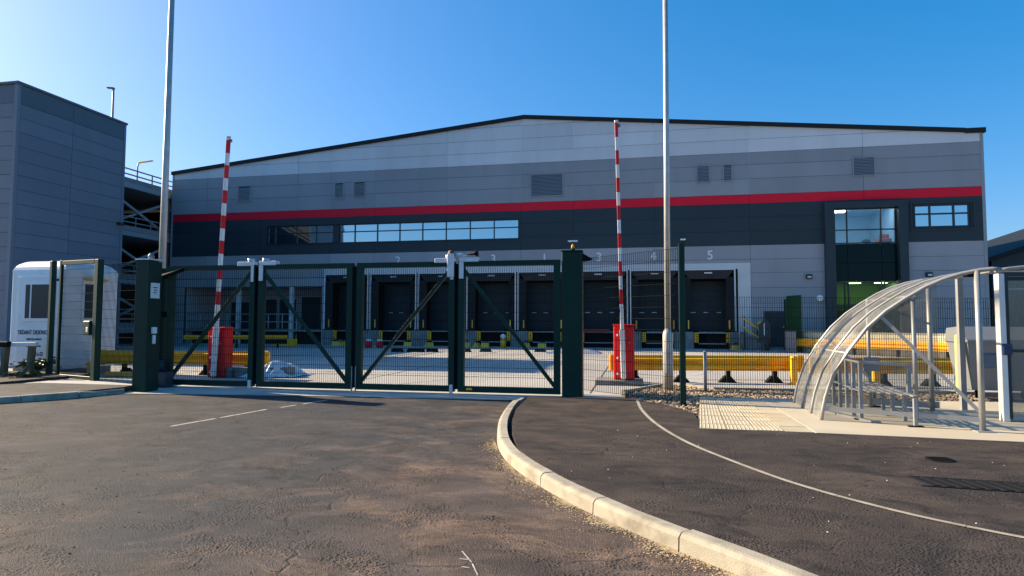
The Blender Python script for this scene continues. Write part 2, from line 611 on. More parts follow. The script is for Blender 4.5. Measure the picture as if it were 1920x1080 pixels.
# right-hand pavement, raised
PAV = [(-2.0, 11.55), (-1.93, 9.95), (-1.75, 8.72), (-1.56, 7.79), (-1.32, 6.9), (-1.03, 6.25), (-.60, 5.58), (-.30, 5.15), (.0, 4.77), (.45, 4.28), (.95, 3.78), (1.6, 3.05), (3.4, .8), (12, -8), (40, -20), (40, 8.2), (4.42, 8.43), (2.38, 8.56), (.78, 8.61), (.84, 9.4), (.83, 10.0), (.62, 10.65), (.38, 11.1), (.0, 11.5), (-.02, 11.78), (-1.03, 11.72)]
pv = MB()
pv.raw([(x, y, .12) for x, y in PAV], [list(range(len(PAV)))])
n_ = len(PAV)
pv.raw([(x, y, .12) for x, y in PAV] + [(x, y, -.03) for x, y in PAV], [(i, (i+1) % n_, n_+(i+1) % n_, n_+i) for i in range(n_)])
struct('pavement', pv, M_path)

def chaikin(pts, k=2):
    for _ in range(k):
        out = [pts[0]]
        for a, b_ in zip(pts, pts[1:]):
            out.append(tuple(a[i]*.75+b_[i]*.25 for i in range(2)))
            out.append(tuple(a[i]*.25+b_[i]*.75 for i in range(2)))
        out.append(pts[-1])
        pts = out
    return pts

def resample(pts, step):
    out = [Vector((*pts[0], 0))]
    acc = 0
    for a, b_ in zip(pts, pts[1:]):
        a, b_ = Vector((*a, 0)), Vector((*b_, 0))
        L = (b_-a).length
        d = step-acc
        while d <= L:
            out.append(a.lerp(b_, d/L))
            d += step
        acc = (acc+L) % step if L + acc >= step else acc+L
    return out

def kerb_run(name, pts, wd, ht, side, stone=.915, sub=6, first_low=False, face_batter=.02, m=M_kerb):
    pts = chaikin(pts, 2)
    fine = resample(pts, stone/sub)
    root = bpy.data.objects.new(name, None)
    COL.objects.link(root)
    root['kind'] = 'structure'
    i = 0
    k = 0
    nf = len(fine)
    while i+sub < nf:
        seg = fine[i:i+sub+1]
        mb = MB()
        vs = []
        for j, p in enumerate(seg):
            d = (fine[min(i+j+1, nf-1)] - fine[max(i+j-1, 0)]).normalized()
            nn = Vector((-d.y, d.x, 0))*side
            if j == 0: p = p + d*.007
            if j == len(seg)-1: p = p - d*.007
            jz = .003*math.sin(k*2.3)
            h = ht + jz
            if first_low and k == 0:
                h = ht*(.25+.75*j/sub)
            ch = .022
            prof = [(0, -.05), (face_batter*.4, h-ch*1.4), (face_batter+ch*.5, h-ch*.25), (face_batter+ch*1.5, h), (wd, h), (wd, -.05)]
            vs += [p + nn*a + Vector((0, 0, z)) for a, z in prof]
        fs = []
        for j in range(len(seg)-1):
            for q in range(6):
                fs.append((j*6+q, j*6+(q+1) % 6, (j+1)*6+(q+1) % 6, (j+1)*6+q))
        fs += [tuple(range(6)), tuple(range((len(seg)-1)*6, len(seg)*6))]
        mb.raw(vs, fs)
        o = mb.build('kerb_stone', m, root)
        i += sub
        k += 1
    # mortar bedding joins the stones
    bd = MB()
    for a, b_ in zip(fine, fine[1:]):
        d = (b_-a).normalized()
        nn = Vector((-d.y, d.x, 0))*side
        bd.raw([a+nn*.05+Vector((0, 0, -.04)), b_+nn*.05+Vector((0, 0, -.04)), b_+nn*.05+Vector((0, 0, ht-.03)), a+nn*.05+Vector((0, 0, ht-.03)),
                a+nn*(wd-.01)+Vector((0, 0, -.04)), b_+nn*(wd-.01)+Vector((0, 0, -.04)), b_+nn*(wd-.01)+Vector((0, 0, ht-.03)), a+nn*(wd-.01)+Vector((0, 0, ht-.03))],
               [(0, 1, 2, 3), (7, 6, 5, 4), (3, 2, 6, 7)])
    bd.build('kerb_bedding', M_pier, root)
    return root

KB = [(-2.22, 11.93), (-2.23, 10.9), (-2.04, 9.15), (-1.75, 7.7), (-1.50, 6.9), (-1.2, 6.25), (-.86, 5.70), (-.67, 5.41), (-.42, 5.08), (-.18, 4.79), (.05, 4.53), (.38, 4.19), (.51, 4.06), (.66, 3.9), (1.0, 3.5), (1.6, 2.75), (3.3, .6), (6, -2.8)]
kerb_run('kerb', KB, .135, .12, 1, first_low=True)
KL = [(-10.5, 11.30), (-10.62, 10.75), (-10.85, 10.15), (-11.37, 9.38), (-12.3, 8.3), (-14.5, 6.4), (-18, 4)]
kerb_run('side_kerb', KL, .13, .12, -1, first_low=True)
lp = [(-10.63, 11.35), (-10.76, 10.75), (-10.98, 10.2), (-11.5, 9.45), (-12.4, 8.4), (-14.6, 6.5), (-18.1, 4.1), (-40, 4.1), (-40, 9.5), (-13.7, 11.15), (-13.2, 11.75), (-10.75, 11.75)]
n_ = len(lp)
struct('side_pavement', MB().raw([(x, y, .12) for x, y in lp] + [(x, y, -.03) for x, y in lp], [list(range(n_))] + [(i, (i+1) % n_, n_+(i+1) % n_, n_+i) for i in range(n_)]), M_pathL)
struct('path', MB().b2(-13.7, -10.72, 11.752, 13.2, -.03, .10), M_apron)
struct('planting_bed', MB().prism([(-40, 9.55), (-13.75, 11.2), (-13.72, 13.3), (-13.9, 13.9), (-18.6, 14.0), (-40, 15)], -.03, .16), M_soil)

# thin flush edging that curves through the pavement
ED = chaikin([(-.02, 11.5), (.0, 11.0), (.05, 10.14), (.22, 8.85), (.53, 7.55), (.94, 6.57), (1.34, 5.75), (1.9, 5.07), (2.43, 4.67), (3.4, 4.1), (5, 3.5)], 2)
ed = MB()
er = resample(ED, .15)
for i, (a, b_) in enumerate(zip(er, er[1:])):
    d = (b_-a).normalized()
    nn = Vector((-d.y, d.x, 0))*.025
    if i % 6 == 5: b_ = b_-d*.006
    z = Vector((0, 0, .126))
    ed.raw([a-nn+z, b_-nn+z, b_+nn+z, a+nn+z], [(0, 1, 2, 3)])
struct('edging_strip', ed, M_kerb)

# road paint: worn centre line by the gate and a stub near the camera
rl = MB()
def dash(p, q, wd, z=.005):
    p, q = Vector((*p, z)), Vector((*q, z))
    d = (q-p).normalized()
    nn = Vector((-d.y, d.x, 0))*wd/2
    rl.raw([p-nn, q-nn, q+nn, p+nn], [(0, 1, 2, 3)])
for p, q in (((-6.56, 7.88), (-6.42, 8.65)), ((-6.40, 8.75), (-6.24, 9.74)), ((-6.14, 10.0), (-6.05, 10.35)), ((-6.0, 10.5), (-5.86, 11.19))):
    dash(p, q, .05)
for p, q in (((-1.14, 4.03), (-1.03, 3.86)), ((-1.02, 3.84), (-.94, 3.67)), ((-1.12, 3.9), (-1.05, 3.9)), ((-1.07, 3.78), (-1.02, 3.77))):
    dash(p, q, .009)
struct('road_marking', rl, M_white_line)
# yard markings
ym = MB()
for (x0, y0, x1, y1, wd) in ((-9.5, 17.5, -5.2, 20.2, .16), (-5.8, 14.2, -3.3, 19.5, .14), (-7.5, 21, 2, 22.4, .14), (-15, 23.5, -3, 25.0, .14), (1.5, 18.5, 2.2, 20.5, .14)):
    p, q = Vector((x0, y0, .009)), Vector((x1, y1, .009))
    d = (q-p).normalized()
    nn = Vector((-d.y, d.x, 0))*wd/2
    ym.raw([p-nn, q-nn, q+nn, p+nn], [(0, 1, 2, 3)])
struct('yard_marking', ym, M_white_line)
# joints cut in the concrete yard
yj = MB()
for y in (17.5, 22.5, 27.5, 32.5):
    yj.raw([(-40, y-.02, .0065), (30, y-.02, .0065), (30, y+.02, .0065), (-40, y+.02, .0065)], [(0, 1, 2, 3)])
for x in (-25, -19, -13, -7, -1, 5, 11, 17):
    yj.raw([(x-.02, 13.4, .0068), (x+.02, 13.4, .0068), (x+.02, 37.5, .0068), (x-.02, 37.5, .0068)], [(0, 1, 2, 3)])
struct('yard_joint', yj, M_joint)

# shelter floor and paving slabs
SLAB = [(2.2, 8.565), (4.42, 8.43), (14, 8.1), (14, 13.2), (2.95, 12.33), (2.2, 12.27)]
struct('shelter_floor', MB().prism(SLAB, -.03, .124), M_slab2)
root = bpy.data.objects.new('slab_paving', None)
COL.objects.link(root)
root['kind'] = 'structure'
MB().prism([(.76, 8.6), (2.195, 8.55), (2.195, 12.26), (1.12, 12.17)], -.03, .100).build('paving_bed', M_pier, root)
ny = 9
for iy in range(ny):
    ya = 8.60 + iy*.40
    xl0 = .78 + (ya-8.6)/(12.18-8.6)*.34
    xl1 = .78 + (ya+.4-8.6)/(12.18-8.6)*.34
    nx = 4
    for ix in range(nx):
        a0 = xl0 + (2.19-xl0)*ix/nx
        a1 = xl0 + (2.19-xl0)*(ix+1)/nx
        c0 = xl1 + (2.19-xl1)*ix/nx
        c1 = xl1 + (2.19-xl1)*(ix+1)/nx
        g_ = .005
        z = .124 + random.uniform(-.003, .003)
        mb = MB().prism([(a0+g_, ya+g_), (a1-g_, ya+g_), (c1-g_, ya+.4-g_), (c0+g_, ya+.4-g_)], .06, z)
        if ix < 3 and iy < 8:      # ribbed warning slabs nearest the path
            for k in range(7):
                t = (k+.5)/7
                xa, xb = a0+(a1-a0)*t, c0+(c1-c0)*t
                mb.raw([(xa-.012, ya+.02, z), (xa+.012, ya+.02, z), (xb+.012, ya+.38, z), (xb-.012, ya+.38, z), (xa, ya+.02, z+.005), (xb, ya+.38, z+.005)],
                       [(0, 4, 5, 3), (4, 1, 2, 5), (0, 1, 4), (3, 5, 2)])
        mb.build('paving_slab', M_slab, root)

# gravel bed: a dark base and loose shingle
GB = [(.0, 11.52), (.38, 11.12), (.62, 10.67), (.83, 10.02), (.84, 9.42), (.80, 9.0), (1.10, 12.15), (2.2, 12.3), (2.95, 12.36), (8, 12.9), (8, 14.2), (1.6, 13.9), (.75, 14.9), (-.28, 12.95), (-.04, 11.8)]
struct('gravel_bed', MB().prism(GB, -.03, .07), M_soil)
def inside(p, poly):
    r = False
    j = len(poly)-1
    for i in range(len(poly)):
        if (poly[i][1] > p[1]) != (poly[j][1] > p[1]) and p[0] < (poly[j][0]-poly[i][0])*(p[1]-poly[i][1])/(poly[j][1]-poly[i][1])+poly[i][0]:
            r = not r
        j = i
    return r
ICO = bmesh.new()
bmesh.ops.create_icosphere(ICO, subdivisions=1, radius=1)
ICO.verts.index_update()
ico_v = np.array([v.co[:] for v in ICO.verts])
ico_f = np.array([[v.index for v in f.verts] for f in ICO.faces])
ICO.free()
def pebbles(name, pts, rmin, rmax, m, flat=.6):
    rng = np.random.default_rng(5)
    V, Fc = [], []
    for i, p in enumerate(pts):
        r = rng.uniform(rmin, rmax)
        sc = np.array([r*rng.uniform(.8, 1.4), r*rng.uniform(.7, 1.1), r*rng.uniform(flat*.8, flat*1.3)])
        a = rng.uniform(0, 6.28)
        v = ico_v*sc*(1+rng.uniform(-.12, .12, (len(ico_v), 1)))
        v = np.stack([v[:, 0]*np.cos(a)-v[:, 1]*np.sin(a), v[:, 0]*np.sin(a)+v[:, 1]*np.cos(a), v[:, 2]], 1) + np.array(p)
        V.append(v)
        Fc.append(ico_f + i*len(ico_v))
    me = bpy.data.meshes.new(name)
    me.from_pydata(np.concatenate(V).tolist(), [], np.concatenate(Fc).tolist())
    me.materials.append(m)
    o = bpy.data.objects.new(name, me)
    COL.objects.link(o)
    o['kind'] = 'stuff'
    return o
m = M_stone                                  # each pebble its own tint
nn_, ll_ = m.node_tree.nodes, m.node_tree.links
geo = nn_.new('ShaderNodeNewGeometry')
cr = nn_.new('ShaderNodeValToRGB')
cr.color_ramp.elements[0].color = (.10, .075, .055, 1)
cr.color_ramp.elements[1].color = (.50, .42, .32, 1)
e_ = cr.color_ramp.elements.new(.5)
e_.color = (.30, .20, .115, 1)
ll_.new(geo.outputs['Random Per Island'], cr.inputs[0])
ll_.new(cr.outputs[0], nn_['Principled BSDF'].inputs['Base Color'])
pts = []
while len(pts) < 5200:
    x, y = random.uniform(-.3, 6.5), random.uniform(9.0, 15.8)
    if inside((x, y), GB):
        pts.append((x, y, .075+random.uniform(-.005, .02)))
pebbles('gravel', pts, .014, .034, m)
# timber-straight concrete edging round the bed
ge = MB()
for p, q in (((-.30, 12.93), (.72, 14.95)), ((.72, 14.95), (1.6, 13.95)), ((1.6, 13.95), (8, 14.25))):
    ge.bar((*p, .06), (*q, .06), .07, .16)
struct('bed_edging_kerb', ge, M_kerb)

# sand washed against the kerb, grit and tiny litter on the tarmac
pts = []
fans = [(3, .2), (4, .7), (5, .5), (7, .4), (8, .8), (10, .5), (12, .6)]
for i in range(3600):
    k, t0_ = random.choice(fans) if random.random() < .75 else (random.randint(3, len(KB)-5), random.random())
    t_ = t0_+random.gauss(0, .22)
    a, b_ = KB[k], KB[k+1]
    x, y = a[0]+(b_[0]-a[0])*t_, a[1]+(b_[1]-a[1])*t_
    d = abs(random.gauss(0, .09 if random.random() < .6 else .025))
    pts.append((x-d*.85-.005, y-d*.5, .002))
pebbles('sand', pts, .003, .009, M_sand, .4)
pts = [(random.uniform(-1, 4), random.uniform(4.4, 8.4), .122) for _ in range(34)]
pebbles('grit', [p for p in pts if inside(p, PAV)], .003, .008, M_litter, .5)
pts = [(random.uniform(-7, 0), random.uniform(3.4, 11), .003) for _ in range(380)]
pts = [p for p in pts if p[0] < -2.2 or p[1] < 5]
pebbles('loose_chippings', pts, .003, .008, M_cover, .6)

# ironwork in the pavement
t = thing('manhole_cover', 'small round dark iron cover set in the right-hand pavement', 'manhole cover', (3.0, 7.16, .122))
mb = MB(t)
mb.tube([(3.0, 7.16, .121), (3.0, 7.16, .128)], .13, 20)
mb.build('frame', M_cover)
mb = MB(t)
for i in range(5):
    y = -.08+i*.04
    h = math.sqrt(max(.01, .11**2-y*y))
    mb.b2(3.0-h, 3.0+h, 7.16+y-.008, 7.16+y+.008, .128, .133)
mb.build('tread_rib', M_cover, kind='stuff')
t = thing('drain_grating', 'black slotted drain grating lying across the right-hand pavement', 'drain', (2.9, 6.1, .122))
mb = MB(t)
a, b_ = Vector((2.38, 6.16, .122)), Vector((4.2, 6.0, .122))
d = (b_-a).normalized()
nn = Vector((-d.y, d.x, 0))
mb.raw([a-nn*.17, b_-nn*.17, b_+nn*.17, a+nn*.17], [(0, 1, 2, 3)])
mb.build('channel', M_void)
for k in range(17):
    c = a + d*(.07+k*.105)
    MB(t).bar(c-nn*.16+d*.05+Vector((0, 0, .003)), c+nn*.16+d*-.05+Vector((0, 0, .003)), .07, .010).build('bar', M_cover)
mb = MB(t)
for s in (-1, 1):
    mb.bar(a+nn*.175*s+Vector((0, 0, .001)), b_+nn*.175*s+Vector((0, 0, .001)), .02, .008)
mb.build('frame', M_cover)

# ------------------------------------------------------------------ warehouse
YF = 38.0
XL, XR, RX = -32.1, 18.56, -6.9
EAVE_L, EAVE_R, RIDGE = 11.95, 12.05, 14.42
W = thing('warehouse', 'wide grey warehouse with red stripe, numbered loading docks and shallow gable', 'warehouse', (-6.8, YF, 0))
def roof_z(x):
    return EAVE_L+(RIDGE-EAVE_L)*(x-XL)/(RX-XL) if x < RX else RIDGE+(EAVE_R-RIDGE)*(x-RX)/(XR-RX)
COLS = [XL, -29.3, -25.12, -22.4, -19.99, -16.84, -11.92, -7.09, -3.79, 1.01, 6.43, 12.54, XR]
ROWS = [(0, .95, 'g'), (.95, 1.8, 'g'), (1.8, 2.65, 'g'), (2.65, 3.55, 'g'), (3.55, 4.42, 'g'), (4.42, 5.2, 'g'), (5.2, 6.02, 'g'),
        (6.02, 6.83, 'd'), (6.83, 7.66, 'd'), (7.66, 8.46, 'd'), (8.46, 8.99, 'r'), (8.99, 9.92, 'm'), (9.92, 10.75, 'm'), (10.75, 11.47, 'm'),
        (11.47, 12.25, 'l'), (12.25, 13.05, 'l'), (13.05, 13.88, 'l'), (13.88, 14.6, 'l')]
PM = {'g': M_mid2, 'd': M_dark, 'r': M_red, 'm': M_mid, 'l': M_light}
STRIP = (-24.6, -7.2, 6.70, 7.99)
ENT = (10.6, 14.48, 0, 8.18)
WIN = (15.03, 17.85, 6.78, 8.1)
DOCK = (-20.35, 6.42, 0, 5.0)
REC = (-30.9, -20.35, 0, 3.85)
HOLES = [STRIP, ENT, WIN, DOCK, REC]
gL = ((RIDGE-EAVE_L)/(RX-XL))
gR = ((EAVE_R-RIDGE)/(XR-RX))
def roof_clip(poly, drop=0.):
    poly = clip_poly(poly, -gL, 1, EAVE_L-gL*XL-drop)
    return clip_poly(poly, -gR, 1, RIDGE-gR*RX-drop) if len(poly) > 2 else poly
# dark sheet behind the panels
bk = MB(W)
rects = [(XL, XR, 0, 14.6)]
for h in HOLES:
    rects = sum([minus([r_], h) for r_ in rects], [])
for r_ in rects:
    pl = roof_clip([(r_[0], r_[2]), (r_[1], r_[2]), (r_[1], r_[3]), (r_[0], r_[3])], .02)
    if len(pl) > 2:
        bk.extr(pl, YF+.025, YF+.25)
bk.build('backing_wall', M_joint)
g_ = .009
for ci in range(len(COLS)-1):
    for (z0, z1, key) in ROWS:
        x0, x1 = COLS[ci], COLS[ci+1]
        if key in 'ml' and ci in (2,):       # the upper bays are wider
            continue
        if key in 'ml' and ci == 1:
            x1 = COLS[3]
        if key in 'dg' and ci == 3:
            continue
        if key in 'dg' and ci == 2:
            x1 = COLS[4]
        rs = [(x0, x1, z0, z1)]
        for h in HOLES:
            rs = sum([minus([q], h) for q in rs], [])
        mb = MB(W)
        any_ = False
        for (a, c, d, e) in rs:
            ga = g_ if abs(a-x0) < 1e-6 else 0
            gc = g_ if abs(c-x1) < 1e-6 else 0
            gd = g_ if abs(d-z0) < 1e-6 else 0
            gee = g_ if abs(e-z1) < 1e-6 else 0
            pl = roof_clip([(a+ga, d+gd), (c-gc, d+gd), (c-gc, e-gee), (a+ga, e-gee)], .03)
            if len(pl) > 2 and (c-a) > .05 and (e-d) > .05:
                mb.extr(pl, YF+random.uniform(-.002, .002), YF+.024)
                any_ = True
        if any_:
            mb.build('wall_panel', PM[key])
        else:
            mb.b.free()
# vertical cover strips on the joints, corner trims
for x in (-19.99, -16.84, -11.92, -7.09, -3.79, 1.01, 6.43):
    MB(W).b2(x-.03, x+.03, YF-.012, YF-.003, 8.99, 11.46).build('joint_cover', M_mid)
    MB(W).b2(x-.03, x+.03, YF-.012, YF-.003, 11.48, roof_z(x)-.25).build('joint_cover', M_light)
MB(W).b2(XL-.02, XL+.12, YF-.02, YF-.004, 0, roof_z(XL)-.1).build('corner_trim', M_mid)
MB(W).b2(XR-.14, XR+.02, YF-.02, YF-.004, 0, roof_z(XR)-.1).build('corner_trim', M_mid)
# body and roof
bd = MB(W)
DEP = 130
bd.raw([(XL, YF+.25, 0), (XL, DEP, 0), (XL, DEP, EAVE_L), (XL, YF+.25, EAVE_L)], [(0, 1, 2, 3)])
bd.raw([(XR, YF+.0, 0), (XR, DEP, 0), (XR, DEP, EAVE_R), (XR, YF+.0, EAVE_R)], [(0, 1, 2, 3)])
bd.raw([(XL, DEP, 0), (XR, DEP, 0), (XR, DEP, EAVE_R), (RX, DEP, RIDGE), (XL, DEP, EAVE_L)], [(0, 1, 2, 3, 4)])
bd.build('side_wall', M_mid)
rf = MB(W)
for (xa, za, xb, zb) in ((XL-.2, roof_z(XL)-.02, RX, RIDGE), (RX, RIDGE, XR+.2, roof_z(XR)-.02)):
    rf.raw([(xa, YF+.02, za), (xb, YF+.02, zb), (xb, DEP, zb), (xa, DEP, za), (xa, YF+.02, za-.05), (xb, YF+.02, zb-.05), (xb, DEP, zb-.05), (xa, DEP, za-.05)],
           [(0, 1, 2, 3), (4, 5, 6, 7), (0, 1, 5, 4), (2, 3, 7, 6)])
rf.build('roof', M_mid)
fl = MB(W)
for (xa, xb, za, zb) in ((XL-.05, RX, EAVE_L, RIDGE), (RX, XR-.85, RIDGE, roof_z(XR-.85))):
    fl.raw([(xa, YF-.14, za+.10), (xb, YF-.14, zb+.10), (xb, YF-.14, zb-.13), (xa, YF-.14, za-.13), (xa, YF+.3, za+.13), (xb, YF+.3, zb+.13), (xb, YF-.01, zb-.13), (xa, YF-.01, za-.13)],
           [(0, 1, 2, 3), (0, 1, 5, 4), (3, 2, 6, 7), (4, 5, 6, 7), (1, 2, 6, 5), (0, 3, 7, 4)])
fl.b2(XR-.86, XR+.12, YF-.16, YF+.3, EAVE_R-.10, EAVE_R+.16, .02)
fl.build('verge_flashing', M_flash)
for x in (-30.4, -28.1, -25.9):
    mb = MB(W)
    z = roof_z(x)
    mb.tube([(x, YF+1.2, z), (x, YF+1.2, z+.28)], .03, 6)
    mb.b2(x-.2, x+.2, YF+1.1, YF+1.3, z+.28, z+.36)
    mb.build('roof_anchor', M_flash)
# louvres
for (x0, x1, z0, z1) in ((-26.91, -25.93, 9.72, 10.83), (-19.71, -19.04, 9.66, 10.76), (-18.33, -17.52, 9.67, 10.77), (-6.48, -4.44, 9.29, 10.75), (3.5, 4.24, 9.76, 10.81), (4.98, 5.5, 9.8, 10.81), (11.99, 13.15, 9.78, 10.9)):
    mb = MB(W)
    mb.b2(x0, x0+.05, YF-.07, YF-.004, z0, z1)
    mb.b2(x1-.05, x1, YF-.07, YF-.004, z0, z1)
    mb.b2(x0+.05, x1-.05, YF-.07, YF-.004, z1-.05, z1)
    mb.b2(x0+.05, x1-.05, YF-.07, YF-.004, z0, z0+.05)
    mb.use(M_mid).use(M_void).b2(x0+.05, x1-.05, YF-.012, YF-.005, z0+.05, z1-.05)
    for f in mb.b.faces[:-6]:
        f.material_index = 0
    lv = mb.build('louvre')
    sb = MB(W)
    n2 = int((z1-z0-.1)/.085)
    for k in range(n2):
        z = z0+.09+k*.085
        sb.raw([(x0+.05, YF-.065, z-.03), (x1-.05, YF-.065, z-.03), (x1-.05, YF-.015, z+.035), (x0+.05, YF-.015, z+.035),
                (x0+.05, YF-.060, z-.034), (x1-.05, YF-.060, z-.034), (x1-.05, YF-.012, z+.029), (x0+.05, YF-.012, z+.029)], [(0, 1, 2, 3), (4, 5, 6, 7), (0, 1, 5, 4), (3, 2, 6, 7)])
    sb.build('louvre_blade', M_mid, lv, 'stuff')
# strip window
def window(xs, zs, fr=.06, y=YF+.10, glass=None, reveal=True, name='window', mframe=M_frame, glasses=None):
    x0, x1, z0, z1 = xs[0], xs[-1], zs[0], zs[-1]
    mb = MB(W)
    for i, x in enumerate(xs):
        a, c = x-fr/2, x+fr/2
        if i == 0: a, c = x, x+fr
        if i == len(xs)-1: a, c = x-fr, x
        mb.b2(a, c, y-.06, y+.05, z0, z1)
    for j, z in enumerate(zs):
        a, c = z-fr/2, z+fr/2
        if j == 0: a, c = z, z+fr
        if j == len(zs)-1: a, c = z-fr, z
        mb.b2(x0+fr, x1-fr, y-.055, y+.045, a, c)
    if reveal:
        t_ = .02
        mb.b2(x0-t_, x0-.001, YF-.03, y+.1, z0-t_, z1+t_)
        mb.b2(x1+.001, x1+t_, YF-.03, y+.1, z0-t_, z1+t_)
        mb.b2(x0, x1, YF-.03, y+.1, z1+.001, z1+t_)
        mb.b2(x0, x1, YF-.05, y+.1, z0-t_, z0-.001)
    wo = mb.build(name, mframe)
    for i in range(len(xs)-1):
        for j in range(len(zs)-1):
            gl = glasses(i, j) if glasses else glass
            if gl is None: continue
            tl = random.uniform(-.0025, .0025)
            MB(W).raw([(xs[i]+.01, y+tl, zs[j]+.01), (xs[i+1]-.01, y-tl, zs[j]+.01), (xs[i+1]-.01, y-tl*.5, zs[j+1]-.01), (xs[i]+.01, y+tl*.5, zs[j+1]-.01)], [(0, 1, 2, 3)]).build('pane', gl, wo)
    return wo
SX = [-24.58, -24.05, -22.44, -21.0, -19.55, -18.24, -16.66, -15.11, -13.55, -11.97, -10.38, -8.82, -7.22]
window(SX, [6.72, 7.46, 7.97], glass=M_glass_sky)
MB(W).b2(-19.8, -19.34, YF+.02, YF+.03, 6.78, 7.9).build('window_post', M_frame)
mb = MB(W)
mb.b2(-24.55, -7.25, YF+.5, YF+.6, 6.5, 8.2)
mb.build('room_back', M_void)
window([15.05, 15.86, 17.04, 17.83], [6.80, 7.56, 8.08], .085, glass=M_glass_sky)
tr = MB(W)
x0, x1, z0, z1 = 14.85, 18.05, 6.62, 8.22
tr.b2(x0, x1, YF-.04, YF-.004, z1-.1, z1)
tr.b2(x0, x1, YF-.04, YF-.004, z0, z0+.1)
tr.b2(x0, x0+.1, YF-.04, YF-.004, z0+.1, z1-.1)
tr.b2(x1-.1, x1, YF-.04, YF-.004, z0+.1, z1-.1)
tr.build('window_surround', M_dark)
# entrance: projecting portal, glazing, lit rooms behind
pt = MB(W)
pt.extr([(10.40, 0), (10.92, 0), (10.92, 8.0), (14.18, 8.0), (14.18, 0), (14.62, 0), (14.62, 8.32), (10.40, 8.32)], YF-.30, YF+.25)
pt.build('entrance_portal', M_dark)
window([10.94, 11.64, 13.39, 14.16], [6.0, 6.78, 7.99], .06, y=YF+.12, glass=M_glass_clear, reveal=False, name='entrance_window')
sp = MB(W)
for a, c in ((10.94, 11.63), (11.65, 13.38), (13.40, 14.16)):
    for z0, z1 in ((3.86, 4.9), (4.92, 5.98)):
        MB(W).b2(a, c, YF+.08, YF+.12, z0, z1).build('spandrel_panel', M_spandrel)
sp.b.free()
window([10.94, 11.45, 11.64, 13.35, 13.5, 14.16], [.06, 2.55, 3.84], .06, y=YF+.12, glasses=lambda i, j: M_glass_green if j else M_glass_dgreen, reveal=False, name='entrance_door')
rm = MB(W)
rm.use(M_int)
rm.raw([(10.6, YF+5, 5.95), (14.5, YF+5, 5.95), (14.5, YF+5, 8.3), (10.6, YF+5, 8.3)], [(0, 1, 2, 3)])
rm.raw([(10.6, YF+.3, 5.95), (10.6, YF+5, 5.95), (10.6, YF+5, 8.3), (10.6, YF+.3, 8.3)], [(0, 1, 2, 3)])
rm.raw([(14.5, YF+.3, 5.95), (14.5, YF+5, 5.95), (14.5, YF+5, 8.3), (14.5, YF+.3, 8.3)], [(0, 1, 2, 3)])
rm.raw([(10.6, YF+.3, 8.3), (14.5, YF+.3, 8.3), (14.5, YF+5, 8.3), (10.6, YF+5, 8.3)], [(0, 1, 2, 3)])
rm.raw([(10.6, YF+.3, 5.95), (14.5, YF+.3, 5.95), (14.5, YF+5, 5.95), (10.6, YF+5, 5.95)], [(0, 1, 2, 3)])
rm.use(M_intg)
for q in ([(10.6, YF+4, 0), (14.5, YF+4, 0), (14.5, YF+4, 3.9), (10.6, YF+4, 3.9)], [(10.6, YF+.3, 0), (10.6, YF+4, 0), (10.6, YF+4, 3.9), (10.6, YF+.3, 3.9)],
          [(14.5, YF+.3, 0), (14.5, YF+4, 0), (14.5, YF+4, 3.9), (14.5, YF+.3, 3.9)], [(10.6, YF+.3, 3.9), (14.5, YF+.3, 3.9), (14.5, YF+4, 3.9), (10.6, YF+4, 3.9)]):
    rm.raw(q, [(0, 1, 2, 3)])
rm.build('room_interior')
for (x, y, z) in ((12.3, YF+1.2, 8.24), (12.0, YF+2.6, 8.24), (13.7, YF+1.3, 8.24), (12.4, YF+1.5, 3.86), (13.8, YF+1.5, 3.86)):
    MB(W).b2(x-.3, x+.3, y-.15, y+.15, z-.02, z+.02).build('ceiling_light', M_lamp)
MB(W).b2(12.0, 13.2, YF+3.96, YF+3.99, 0, 2.3).build('inner_door', M_green)
# small furniture behind the upper glass
t = thing('armchair', 'orange armchair low behind the upper reception window', 'chair', (13.75, YF+.75, 5.95))
MB(t).b2(13.4, 14.1, YF+.5, YF+1.0, 6.05, 6.32, .05).build('seat', M_orange)
MB(t).b2(13.62, 14.12, YF+.95, YF+1.1, 6.2, 6.62, .04).build('backrest', M_orange)
for dx in (13.45, 14.05):
    MB(t).b2(dx-.03, dx+.03, YF+.7, YF+.76, 5.95, 6.05).build('leg', M_frame)
t = thing('stool', 'dark rounded stool behind the middle pane of the upper reception window', 'stool', (12.85, YF+.8, 5.95))
MB(t).tube([(12.85, YF+.8, 6.1), (12.85, YF+.8, 6.22), (12.85, YF+.8, 6.3)], [.22, .24, .12], 10).build('seat', M_black)
MB(t).tube([(12.85, YF+.8, 5.95), (12.85, YF+.8, 6.1)], .04, 6).build('leg', M_black)
